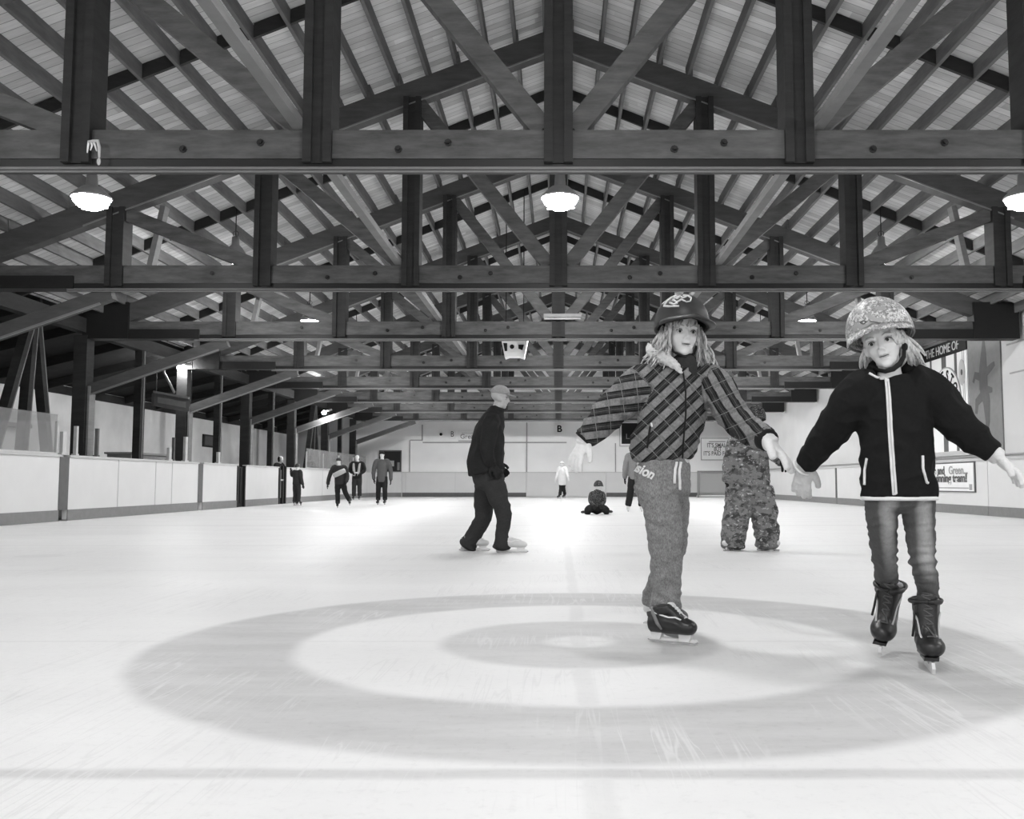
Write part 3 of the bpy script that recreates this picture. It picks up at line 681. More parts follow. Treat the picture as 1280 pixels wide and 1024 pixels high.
def signs():
    y = ENDY - .0
    def flat(name, a, b, th, mat, r):
        m = MB(); m.box((a[0], y - th, a[1]), (b[0], y + .04, b[1])); return m.build(name, mat, r)
    def zz(py): return P(700, py, 46).z
    def xx(px): return P(px, 560, 46).x
    r = thing('letter_sign', 'small white placard with a black B high on the end wall', 'sign', (xx(699), y, zz(536)), 'placards lettered B')
    flat('plate', (xx(694), zz(543)), (xx(704.5), zz(529.5)), .02, M['white'], r); text_on('lettering', 'B', .45, (xx(699.3), y - .025, zz(536.5)), r, M['black'], bold=.012)
    r = thing('letter_sign', 'black letter B placard left of the skating man on the end wall', 'sign', (xx(565), y, zz(543)), 'placards lettered B')
    flat('plate', (xx(560.5), zz(549)), (xx(569.5), zz(537)), .02, M['white'], r); text_on('lettering', 'B', .38, (xx(565.2), y - .025, zz(543)), r, M['black'], sx=.8)
    m = MB(); m.tube([(xx(551), y + .04, zz(543)), (xx(551), y - .03, zz(543))], .07, 12); m.tube([(xx(551), y - .03, zz(543)), (xx(551), y - .05, zz(543))], .03, 8)
    tag(m.build('round_disk', M['black'], None, loc=(xx(551), y, zz(543))), 'small black round vent on the end wall left of the B', 'disk')  # small black disk with a stub, use unknown
    r = thing('wall_banner', 'white banner with grey handwriting on the end wall behind the man', 'banner', (xx(590), y, zz(545)))
    flat('sheet', (xx(572), zz(552)), (xx(604), zz(538)), .015, M['white'], r); text_on('lettering', 'Grea', .32, (xx(583.5), y - .02, zz(546)), r, M['seam_dark'])
    flat('underline', (xx(573), zz(551.6)), (xx(590), zz(550.9)), .018, M['seam_dark'], r); flat('top_line', (xx(577), zz(541.6)), (xx(600), zz(541.)), .018, M['seam'], r)
    r = thing('black_board', 'black framed notice board on the end wall behind the plaid jacket', 'sign', (xx(790), y, zz(545)))
    flat('backing', (xx(773.5), zz(559)), (xx(814), zz(527)), .02, M['white'], r); flat('frame', (xx(774.4), zz(558.2)), (xx(813), zz(527.4)), .03, M['seam'], r); flat('rim', (xx(775.2), zz(557.4)), (xx(812), zz(528)), .035, M['white'], r); flat('face', (xx(777), zz(555)), (xx(810.5), zz(529)), .04, M['black'], r)
    text_on('lettering', 'L', .36, (xx(784.5), y - .045, zz(546)), r, M['strip'], sx=1.2)
    r = thing('slogan_sign', 'pale sign reading it is small but paid for, above the goal', 'sign', (xx(897), y, zz(560)))
    flat('frame', (xx(876), zz(575.5)), (xx(919), zz(547.5)), .02, M['seam'], r); flat('face', (xx(877), zz(574.5)), (xx(918), zz(548.5)), .03, M['wall'], r)
    for t, py, s in (('Proud home of our rink', 552, .16), ("IT'S SMALL", 557, .3), ('BUT', 561.8, .27), ("IT'S PAID FOR!", 567.2, .29)):
        if py > 553: text_on('lettering', t, s, (xx(897), y - .035, zz(py)), r, M['seam_dark'], sx=.75, bold=.004)
    flat('rule', (xx(886), zz(552.6)), (xx(907), zz(551.8)), .034, M['seam_dark'], r)
    r = thing('end_window', 'dark window in the end wall behind the far left corner', 'window', (xx(490), y, zz(576)))
    flat('frame', (xx(474), zz(590)), (xx(502), zz(563)), .03, M['seam_dark'], r); flat('pane', (xx(475), zz(589)), (xx(501), zz(564.5)), .04, M['steel_dark'], r); flat('notice', (xx(486), zz(583)), (xx(493), zz(576)), .05, M['seam'], r)
    flat('pane', (xx(497), zz(588)), (xx(500), zz(578)), .045, M['grey'], r)
    # hockey goal stored in the far right corner
    gx, gy = 7.35, 43.9; r = thing('hockey_goal', 'grey netted hockey goal standing in the far right corner', 'goal', (gx, gy, 0))
    m = MB(); m.tube([(gx - .9, gy, 0), (gx - .9, gy, 1.2), (gx + .9, gy, 1.2), (gx + .9, gy, 0)], .04, 8); m.build('frame', M['grey'], r)
    m = MB(); m.tube([(gx - .92, gy, .06), (gx - .7, gy + .7, .06), (gx + .7, gy + .7, .06), (gx + .92, gy, .06)], .05, 8); m.build('base', M['white'], r)
    m = MB(); m.add([(gx - .9, gy, 0), (gx - .9, gy, 1.2), (gx - .7, gy + .5, 1.1), (gx - .7, gy + .7, 0), (gx + .9, gy, 0), (gx + .9, gy, 1.2), (gx + .7, gy + .5, 1.1), (gx + .7, gy + .7, 0)], [(0, 1, 2, 3), (4, 5, 6, 7), (1, 5, 6, 2), (3, 2, 6, 7)]); m.build('net', M['net'], r)
    # right wall: banner of planks, dark banner, framed sign
    x = WX; nrm = (-.01, 0, 0); Y0, Y1 = 21.15, 23.85
    def wallbox(name, ya, yb, za, zb, th, mat, r):
        m = MB(); m.box((x - th, ya, za), (x - .0005, yb, zb)); return m.build(name, mat, r)
    r = thing('home_banner', 'tall pale plank banner with a dark heading and round crest on the right wall', 'banner', (x, 22.5, 1.35))
    wallbox('sheet', Y0, Y1, 1.35, 3.7, .03, M['wall'], r); wallbox('heading', Y0, Y1, 3.68, 4.03, .04, M['black'], r)
    wallbox('lower_band', Y0, Y1 + .1, 1.31, 1.42, .045, M['cap'], r)
    for ya, w in ((23.2, .05), (22.42, .13), (21.75, .07), (21.3, .012), (21.38, .012)): wallbox('stripe', ya - w, ya + w, 1.42, 3.69, .034, M['seam_dark'] if w > .04 else M['seam'], r)
    text_on('lettering', 'THE HOME OF', .3, (x - .045, 22.5, 3.85), r, M['cap'], xdir=(0, -1, 0), sx=1.0)
    cy, cz, R0 = 22.3, 2.6, .82
    def disc(name, rr, th, mat):
        m = MB(); m.prism([(x - th, cy + rr * math.cos(a), cz + rr * math.sin(a)) for a in [i * math.pi / 24 for i in range(48)]], (.03, 0, 0)); m.build(name, mat, r)
    disc('crest_rim', R0, .05, M['seam']); disc('crest', R0 - .03, .056, M['white']); disc('crest_ring', .42, .06, M['seam']); disc('crest_core', .39, .066, M['cap'])
    for word, a0, step, flip in (('WESTOCK', 128, -25, 1), ('KINGS', 222, 22, -1)):
        for i, ch in enumerate(word):
            a = math.radians(a0 + step * i); rr = .6; c = (x - .062, cy - rr * math.cos(a), cz + rr * math.sin(a))
            rad = Vector((0, -math.cos(a), math.sin(a))) * flip; tang = Vector((0, -math.sin(a) * 1, -math.cos(a))) * flip
            text_on('crest_letter', ch, .36, c, r, M['black'], xdir=tang, up=rad, sx=.8, bold=.01)
    m = MB(); m.prism([(x - .04, 21.42 + .17 * math.cos(a), 3.2 + .3 * math.sin(a)) for a in [i * math.pi / 12 for i in range(24)]], (.02, 0, 0)); m.build('badge', M['cap'], r)
    m = MB(); m.prism([(x - .045, 21.42 + .05 * math.cos(a), 3.2 + .07 * math.sin(a)) for a in [i * math.pi / 6 for i in range(12)]], (.02, 0, 0)); m.build('badge_mark', M['seam_dark'], r)
    r = thing('dark_banner', 'dark grey banner with a darker silhouette on the right wall', 'banner', (x, 20.4, 1.4))
    wallbox('sheet', 19.55, 21.1, 1.292, 4.05, .03, M['kick'], r)
    m = MB(); cyy = 20.35
    def bar(pts, w):
        m.tube([(x - .034, cyy - a, z) for a, z in pts], w, 10, (0, 0, 1) if abs(pts[0][1] - pts[-1][1]) < .3 else (0, 1, 0), .03)
    bar([(.08, 3.85), (.05, 3.5), (.0, 3.1), (0, 2.7)], [.03, .12, .2, .2]); bar([(0, 2.75), (.12, 2.4), (.14, 2.0), (.05, 1.6)], [.2, .16, .1, .04])
    bar([(0, 3.0), (.4, 3.15), (.55, 3.2)], [.1, .08, .05]); bar([(0, 2.95), (-.4, 3.05), (-.5, 2.9)], [.1, .08, .05]); bar([(0, 2.6), (-.35, 2.45), (-.4, 2.2)], [.12, .1, .06]); bar([(.05, 2.7), (.4, 2.65)], [.1, .05]); bar([(.05, 3.4), (-.12, 3.0)], [.06, .06])
    m.build('silhouette', M['seam_dark'], r)
    r = thing('team_sign', 'white framed sign about a winning team on the right board', 'sign', (BX, 21.9, .45))
    def bb(name, ya, yb, za, zb, th, mat):
        m = MB(); m.box((BX - th, ya, za), (BX - .0005, yb, zb)); return m.build(name, mat, r)
    bb('frame', 20.45, 23.3, .48, 1.15, .025, M['seam_dark']); bb('face', 20.5, 23.25, .505, 1.125, .032, M['white'])
    text_on('lettering', 'Blue and', .26, (BX - .04, 23.0, .965), r, M['seam_dark'], xdir=(0, -1, 0), align='LEFT', bold=.008, sx=1.1)
    text_on('lettering', 'Green...', .26, (BX - .04, 21.78, .965), r, M['seam'], xdir=(0, -1, 0), align='LEFT', bold=.004, sx=1.2)
    text_on('lettering', 'A winning team!', .26, (BX - .04, 23.0, .79), r, M['seam_dark'], xdir=(0, -1, 0), align='LEFT', bold=.008, sx=1.28)
    bb('rule', 20.75, 23., .56, .585, .036, M['seam']); bb('badge', 20.58, 20.72, .53, .66, .036, M['seam'])
    # left aisle wall
    r = thing('wall_panel', 'dark notice panel on the aisle wall past the second column', 'sign', (AX, 33., 2.))
    ya, yb = 13. * F / (CX - 252.5), 13. * F / (CX - 274.5); m = MB(); m.box((AX + .001, ya, 2.0), (AX + .05, yb, 2.46)); m.build('frame', M['steel_dark'], r); m = MB(); m.box((AX, ya + .1, 2.06), (AX + .06, yb - .1, 2.4)); m.build('face', M['seam_dark'], r)
    m = MB(); m.box((AX + .001, 12., 2.0), (AX + .25, 22.9, 2.1)); m.box((AX + .001, 12., 0.0), (AX + .1, 21.5, 1.95))
    tag(m.build('aisle_counter', M['seam_dark'], None, loc=(AX, 17, 1.2)), 'dark ledge along the aisle wall behind the splayed posts', 'ledge')
    m = MB(); m.box((-11.2, 23.5, 0), (-10.6, 26.4, 1.4)); m.box((-11.25, 23.45, 1.4), (-10.55, 26.45, 1.45)); m.box((-11.3, 26.2, 0), (-10.5, 26.3, 1.3))
    tag(m.build('storage_bench', M['seam'], None, loc=(-11, 25, 0)), 'grey storage bench in the left aisle behind the boards', 'bench')

def camera():
    cd = bpy.data.cameras.new('camera'); cam = bpy.data.objects.new('camera', cd); C.objects.link(cam)
    cd.sensor_fit = 'HORIZONTAL'; cd.sensor_width = 36; cd.lens = F / 1280 * 36; cd.shift_x = (640 - CX) / 1280; cd.clip_end = 200
    cam.location = (0, 0, CAMH); cam.rotation_euler = (math.pi / 2 + PITCH, 0, 0); bpy.context.scene.camera = cam
def world():
    w = bpy.data.worlds.new('world'); bpy.context.scene.world = w; w.use_nodes = True
    b = w.node_tree.nodes['Background']; b.inputs[0].default_value = (1, 1, 1, 1); b.inputs[1].default_value = WORLD
    vs = bpy.context.scene.view_settings; vs.view_transform = 'Standard'; vs.look = 'None'; vs.exposure = EXPO; vs.gamma = 1; vs.use_curve_mapping = False
# ---------------------------------------------------------------- people
def head_matrix(c, hh, yaw=0., pitch=0., roll=0.):
    """local x = picture right for a face turned to the camera, y = forward, z = up; in head heights"""
    y, p, r = (math.radians(a) for a in (yaw, pitch, roll))
    f = Vector((math.sin(y), -math.cos(y), 0)); x = Vector((math.cos(y), math.sin(y), 0)); z = Vector((0, 0, 1))
    f2 = f * math.cos(p) - z * math.sin(p); z2 = z * math.cos(p) + f * math.sin(p)
    x3 = x * math.cos(r) + z2 * math.sin(r); z3 = z2 * math.cos(r) - x * math.sin(r)
    m = Matrix(((x3.x, f2.x, z3.x), (x3.y, f2.y, z3.y), (x3.z, f2.z, z3.z)))
    H = Matrix.Translation(Vector(c)) @ (m * hh).to_4x4(); H.translation = Vector(c)
    return H
def head_shapes(mb, H, hh, detail=True):
    R = H.to_3x3() * (1 / hh)
    def e(c, r, nu=18, nv=12):
        r = r if isinstance(r, tuple) else (r, r, r); mb.ell(H @ Vector(c), tuple(a * hh for a in r), R, nu, nv)
    e((0, -.04, .14), (.335, .42, .36)); e((0, .08, -.08), (.275, .285, .36)); e((0, .13, -.30), (.2, .21, .18)); e((0, .25, -.4), (.1, .085, .085))
    if detail:
        for s in (-1, 1):
            e((s * .15, .18, -.12), (.1, .12, .13)); e((s * .13, .285, .085), (.12, .085, .05)); e((s * .05, .375, -.145), (.036, .045, .03)); e((s * .325, -.05, -.04), (.03, .075, .12)); e((s * .3, .0, -.1), (.05, .12, .1))
        mb.tube([H @ Vector(p) for p in ((0, .335, .1), (0, .375, .0), (0, .43, -.1), (0, .43, -.135))], [a * hh for a in (.03, .032, .042, .045)], 10)
        e((0, .335, -.245), (.09, .045, .024)); e((0, .325, -.288), (.075, .048, .028)); e((0, .31, -.2), (.11, .06, .05))
    else:
        e((0, .42, -.12), (.05, .07, .08))
def face_disp(H, hh):
    Hi = H.inverted(); Ra = np.array(Hi.to_3x3()); ta = np.array(Hi.translation)
    def f(co, no):
        L = co @ Ra.T + ta
        d = np.zeros(len(co))
        for s in (-1, 1):
            d -= .05 * np.exp(-(((L[:, 0] - s * .15) / .075) ** 2 + ((L[:, 2] - .005) / .05) ** 2)) * (L[:, 1] > .1)
            d -= .02 * np.exp(-(((L[:, 0] - s * .1) / .025) ** 2 + ((L[:, 2] + .262) / .03) ** 2)) * (L[:, 1] > .1)
        d -= .022 * np.exp(-((L[:, 0] / .1) ** 2 + ((L[:, 2] + .268) / .012) ** 2)) * (L[:, 1] > .1)
        return co + no * (d * hh)[:, None]
    return f
def face_parts(H, hh, root, looking=(0, 0)):
    R = H.to_3x3() * (1 / hh)
    for s in (-1, 1):
        c = Vector((s * .142, .262, .0)); m = MB(); m.ell(H @ c, .052 * hh, R, 16, 10); eye = m.build('eye', M['eye'], root, True)
        g = Vector((looking[0], 1, looking[1])).normalized(); m = MB(); m.ell(H @ (c + g * .039), (.029 * hh, .02 * hh, .029 * hh), R, 12, 8); m.build('iris', M['iris'], eye, True)
        m = MB(); m.tube([H @ Vector(p) for p in ((s * .085, .30, .0), (s * .11, .325, .028), (s * .15, .332, .036), (s * .19, .305, .026), (s * .215, .27, .002))], [a * hh for a in (.004, .009, .011, .009, .004)], 6); m.build('lash', M['brow'], root, True)
        m = MB(); m.tube([H @ Vector(p) for p in ((s * .07, .365, .095), (s * .13, .365, .125), (s * .2, .32, .115), (s * .235, .27, .09))], [a * hh for a in (.006, .012, .01, .005)], 6); m.build('eyebrow', M['skin_dim'], root, True)
    m = MB(); m.tube([H @ Vector(p) for p in ((-.092, .325, -.262), (-.045, .365, -.264), (0, .376, -.267), (.045, .365, -.264), (.092, .325, -.262))], [a * hh for a in (.003, .008, .009, .008, .003)], 6); m.build('mouth', M['cloth_grey'], root, True)
def lips_slot(me, H):
    Hi = H.inverted()
    for p in me.polygons:
        c = Hi @ p.center
        if c.y > .3 and ((c.x / .105) ** 2 + ((c.z + .268) / .042) ** 2) < 1: p.material_index = 1
def safe_lat(pts):
    d = (Vector(pts[-1]) - Vector(pts[0])).normalized()
    return Vector((0, 1, 0)) if abs(d.y) < .75 else Vector((1, 0, 0))
def limb(mb, pts, rad, n=16, lat=None, **k): mb.loft(pts, rad, lat if lat is not None else safe_lat(pts), n, **k)

def glove(name, wrist, tip, palm_n, size, mat, root, curl=.5, thumb=1, voxel=.0042, body=None, cuff=.05, thick=.0025):
    """palm, four unequal bent fingers and a side thumb; also adds a thinner hand to the body mesh"""
    w, d = Vector(wrist), (Vector(tip) - Vector(wrist)).normalized(); n = Vector(palm_n); n = (n - d * n.dot(d)).normalized(); l = n.cross(d) * thumb; s = size / .16
    def hand(mb, extra):
        q = lambda a, b, c: w + (d * a + l * b + n * c) * s
        mb.loft([q(-.01, 0, 0), q(.02, 0, 0), q(.055, .0, .002), q(.085, -.002, .0)], [((.022 + extra), (.017 + extra)), ((.03 + extra), (.017 + extra)), ((.037 + extra), (.016 + extra)), ((.034 + extra), (.012 + extra))], l, 16)
        for b, ln, r, sp in ((.028, .062, .0088, .16), (.010, .07, .0092, .05), (-.009, .066, .009, -.06), (-.027, .052, .0078, -.18)):
            p = q(.078, b, 0); a = 0.; pts = [p]
            for k in range(3):
                a += curl * (.35 if k == 0 else .5); p = p + (d * math.cos(a) + n * math.sin(a) + l * sp * (1 if k == 0 else .6)) * (ln / 3 * s * (1.1 - .1 * k)); pts.append(p)
            mb.loft(pts, [(r + extra) * s, (r + extra) * s, (r * .95 + extra) * s, (r * .8 + extra) * s], n.cross(d), 10, 3)
        mb.loft([q(.015, .022, .002), q(.04, .044, .008), q(.065, .056, .012 + curl * .01), q(.085, .058, .018 + curl * .02)], [(.013 + extra) * s, (.0115 + extra) * s, (.0105 + extra) * s, (.0088 + extra) * s], n, 10, 3)
    if body is not None: hand(body, -.0015)
    if name:
        mb = MB(); hand(mb, thick); mb.loft([w - d * cuff, w - d * .01, w + d * .025 * s], [.031 * s, .029 * s, .031 * s], l, 14)
        return place(name, union(mb, voxel, 2, wrinkle(.002, 40.)), mat, root)

def skate(root, sole, f, u, L, kind, mat, voxel=.006, high=.19, detail=True, blade_h=.05, wide=1.):
    f = Vector(f).normalized(); u = Vector(u); u = (u - f * u.dot(f)).normalized(); r = f.cross(u); S = Vector(sole)
    q = lambda x, y, z: S + f * (x * L) + r * y + u * z
    w = L / .22 * wide
    mb = MB()
    mb.loft([q(.02, 0, .042), q(.2, 0, .045), q(.5, 0, .046), q(.74, 0, .04), q(.92, 0, .034), q(1., 0, .03)], [(.034 * w, .04), (.036 * w, .043), (.039 * w, .044), (.044 * w, .038), (.036 * w, .031), (.022 * w, .02)], r, 18)
    mb.loft([q(.27, 0, .04), q(.29, 0, .09), q(.3, 0, high * .75), q(.28, 0, high)], [(.038 * w, .05), (.037 * w, .048), (.042 * w, .052), (.045 * w, .056)], r, 18, dome=.2)
    mb.loft([q(.7, 0, .062), q(.54, 0, min(.1, high * .8)), q(.46, 0, high * .95), q(.48, 0, high * 1.08)], [(.028 * w, .02), (.03 * w, .022), (.034 * w, .016), (.03 * w, .01)], r, 12)
    me = union(mb, voxel, 2)
    boot = place('skate_boot', me, mat, root)
    if not detail:
        m = MB(); m.beam(q(.0, 0, -blade_h + .012), q(1., 0, -blade_h + .012), .008, .024, u); m.beam(q(.15, 0, -.012), q(.3, 0, -.012), .02, blade_h * .9, u); m.beam(q(.7, 0, -.012), q(.85, 0, -.012), .02, blade_h * .9, u)
        m.build('blade', M['steel'], boot); return boot
    if kind == 'hockey':
        m = MB()
        for a, b in ((.04, .3), (.66, .95)):
            m.prism([q(a, -.014, .006), q(b, -.014, .006), q(b - .05, -.01, -blade_h * .62), q(a + .03, -.01, -blade_h * .62)], r * .028)
        m.prism([q(-.02, -.008, -blade_h * .42), q(1.02, -.008, -blade_h * .36), q(1.05, -.008, -blade_h * .6), q(1.0, -.008, -blade_h * .72), q(.02, -.008, -blade_h * .72), q(-.05, -.008, -blade_h * .6)], r * .016)
        m.build('blade_holder', M['holder'], boot)
        m = MB(); m.prism([q(-.06, -.002, -blade_h * .6), q(1.05, -.002, -blade_h * .6), q(1.07, -.002, -blade_h * .75), q(1.0, -.002, -blade_h), q(.05, -.002, -blade_h), q(-.05, -.002, -blade_h * .82)], r * .004); m.build('blade', M['steel'], boot)
    else:
        m = MB(); m.prism([q(.0, -.02, .008), q(.25, -.02, .008), q(.22, -.016, -.02), q(.02, -.016, -.02)], r * .036); m.prism([q(.0, -.024, .004), q(.7, -.03, .004), q(.98, -.022, .006), q(.98, -.02, -.006), q(.3, -.026, -.006), q(.0, -.022, -.004)], r * .052); m.build('sole', M['leather'], boot)
        m = MB(); m.prism([q(-.05, -.006, -blade_h + .018), q(.12, -.006, -.006), q(.2, -.006, -.006), q(.25, -.006, -blade_h + .022), q(.68, -.006, -blade_h + .022), q(.72, -.006, -.004), q(.86, -.006, -.004), q(.98, -.006, -.012), q(1.04, -.006, -blade_h + .02), q(1.0, -.006, -blade_h), q(.02, -.006, -blade_h)], r * .012); m.build('blade', M['holder'], boot)
    # laces and trim lie on the boot
    bv = bvh_of(me, origin(root))
    def hug(p, lift=.003):
        h = bv.find_nearest(p); return h[0] + h[1] * lift
    m = MB()
    for i in range(6):
        t = i / 5; x = .74 - .3 * t; z = .085 + (high - .08) * t * .95
        for sgn in (1, -1):
            m.tube([hug(q(x + .1, sgn * a, z + .02)) for a in (-.02, -.01, 0., .01, .02)] if sgn > 0 else [hug(q(x + .1 - .03 * k, -.02 + .01 * k, z + .02 + .004 * k)) for k in range(5)], .003, 6)
    m.build('laces', M['trim'] if kind == 'hockey' else M['leather_grey'], boot, True)
    m = MB()
    for sgn in (-1, 1): m.tube([hug(q(x, sgn * .03, z), .002) for x, z in ((.06, high * .85), (.2, high * .82), (.36, high * .75), (.5, high * .62), (.64, .078), (.76, .068))], [.004] * 6, 6)
    m.build('eyelet_trim' if kind != 'hockey' else 'edge_trim', M['trim'] if kind == 'hockey' else M['cap'], boot, True)
    if kind == 'hockey':
        m = MB()
        for sgn in (-1, 1): m.tube([hug(q(x, sgn * .05, z), .0015) for x, z in ((.05, .14), (.14, .09), (.26, .05), (.34, .015))], [.008, .012, .012, .006], 6, None, .5)
        m.build('heel_panel', M['grey'], boot, True)
    else:
        m = MB(); m.tube([hug(q(.28 + .26 * math.cos(a), .05 * w * math.sin(a) * 1.3, high - .008), .006) for a in [i * math.pi / 10 for i in range(21)]], [.0085 + .003 * math.sin(5 * a) for a in range(21)], 8); m.build('padded_collar', M['leather'], boot, True)
        m = MB(); m.tube([q(.42, .02, high), q(.46, .045, high - .03), q(.46, .05, high - .1), q(.44, .055, high - .14)], .005, 6); m.build('lace_end', M['leather'], boot, True)
    return boot

def helmet(root, H, hh, mat, r, cz, brim, rim=(84, 100, 116), cy=-.03, name='helmet', brim_w=70, drop=.0, rim_mat='black'):
    c = Vector((0, cy, cz)); NU, NV = 40, 14
    def ph(th): # th 0 = front
        a = abs(th) / math.pi
        return math.radians(rim[0] + (rim[1] - rim[0]) * min(1, a * 2) + (rim[2] - rim[1]) * max(0, a * 2 - 1))
    def pt(th, p, k): return H @ (c + Vector((r[0] * k * math.sin(p) * math.sin(th), r[1] * k * math.sin(p) * math.cos(th), r[2] * k * math.cos(p))) / hh)
    vs, fs = [], []
    for k in (1., .9):
        for j in range(1, NV + 1):
            for i in range(NU):
                th = -math.pi + 2 * math.pi * i / NU; vs.append(pt(th, ph(th) * j / NV, k))
    T = len(vs); vs += [pt(0, 0, 1.), pt(0, 0, .9)]; B = NU * NV
    for b in (0, B):
        for j in range(NV - 1):
            for i in range(NU):
                i2 = (i + 1) % NU; fs.append((b + j * NU + i, b + (j + 1) * NU + i, b + (j + 1) * NU + i2, b + j * NU + i2))
        for i in range(NU): fs.append((T + (b > 0), b + i, b + (i + 1) % NU))
    for i in range(NU): i2 = (i + 1) % NU; fs.append(((NV - 1) * NU + i, B + (NV - 1) * NU + i, B + (NV - 1) * NU + i2, (NV - 1) * NU + i2))
    m = MB(); m.add(vs, fs); o = m.build(name, mat, root, True)
    if brim:
        m = MB(); K = 24; vs, fs = [], []; bw = math.radians(brim_w)
        for i in range(K + 1):
            th = -bw + 2 * bw * i / K; e = max(0., math.cos(th / bw * math.pi / 2)) ** .6
            p = ph(th); a = pt(th, p - .12, 1.0); a2 = pt(th, p, 1.0); out = (H.to_3x3() @ Vector((math.sin(th) * .7, math.cos(th), -drop))).normalized() * (brim * e + .004)
            up = (H.to_3x3() @ Vector((0, 0, 1))).normalized() * .004
            vs += [a, a2 + out + up, a2 + out - up, a2 - up]
        for i in range(K):
            for k in range(4): fs.append((i * 4 + k, i * 4 + (k + 1) % 4, (i + 1) * 4 + (k + 1) % 4, (i + 1) * 4 + k))
        fs += [(0, 1, 2, 3), (K * 4 + 3, K * 4 + 2, K * 4 + 1, K * 4)]
        m.add(vs, fs); m.build('brim', mat, o, True)
    m = MB(); pts = [pt(-math.pi + 2 * math.pi * i / 40, ph(-math.pi + 2 * math.pi * i / 40), .96) for i in range(41)]; m.tube(pts, .006, 6); m.build('rim_band', M[rim_mat], o, True)
    return o, pt, ph

def lock(mb, pts, r0, r1, wave=.006, seed=0, n=6, sub=6):
    pts = [Vector(p) for p in pts]; out = []; rnd = random.Random(seed); f = rnd.uniform(5, 9); p0 = rnd.uniform(0, 6)
    for i in range(len(pts) - 1):
        a, b, c, d = pts[max(i - 1, 0)], pts[i], pts[i + 1], pts[min(i + 2, len(pts) - 1)]
        for k in range(sub):
            t = k / sub; out.append(.5 * ((2 * b) + (c - a) * t + (2 * a - 5 * b + 4 * c - d) * t * t + (3 * b - a - 3 * c + d) * t ** 3))
    out.append(pts[-1]); m = len(out); res = []
    for i, p in enumerate(out):
        t = i / (m - 1); res.append(p + Vector((math.sin(t * f + p0), math.cos(t * f * .8 + p0), 0)) * wave * min(1, t * 2))
    mb.tube(res, [r0 + (r1 - r0) * (i / (m - 1)) ** 1.5 for i in range(m)], n)

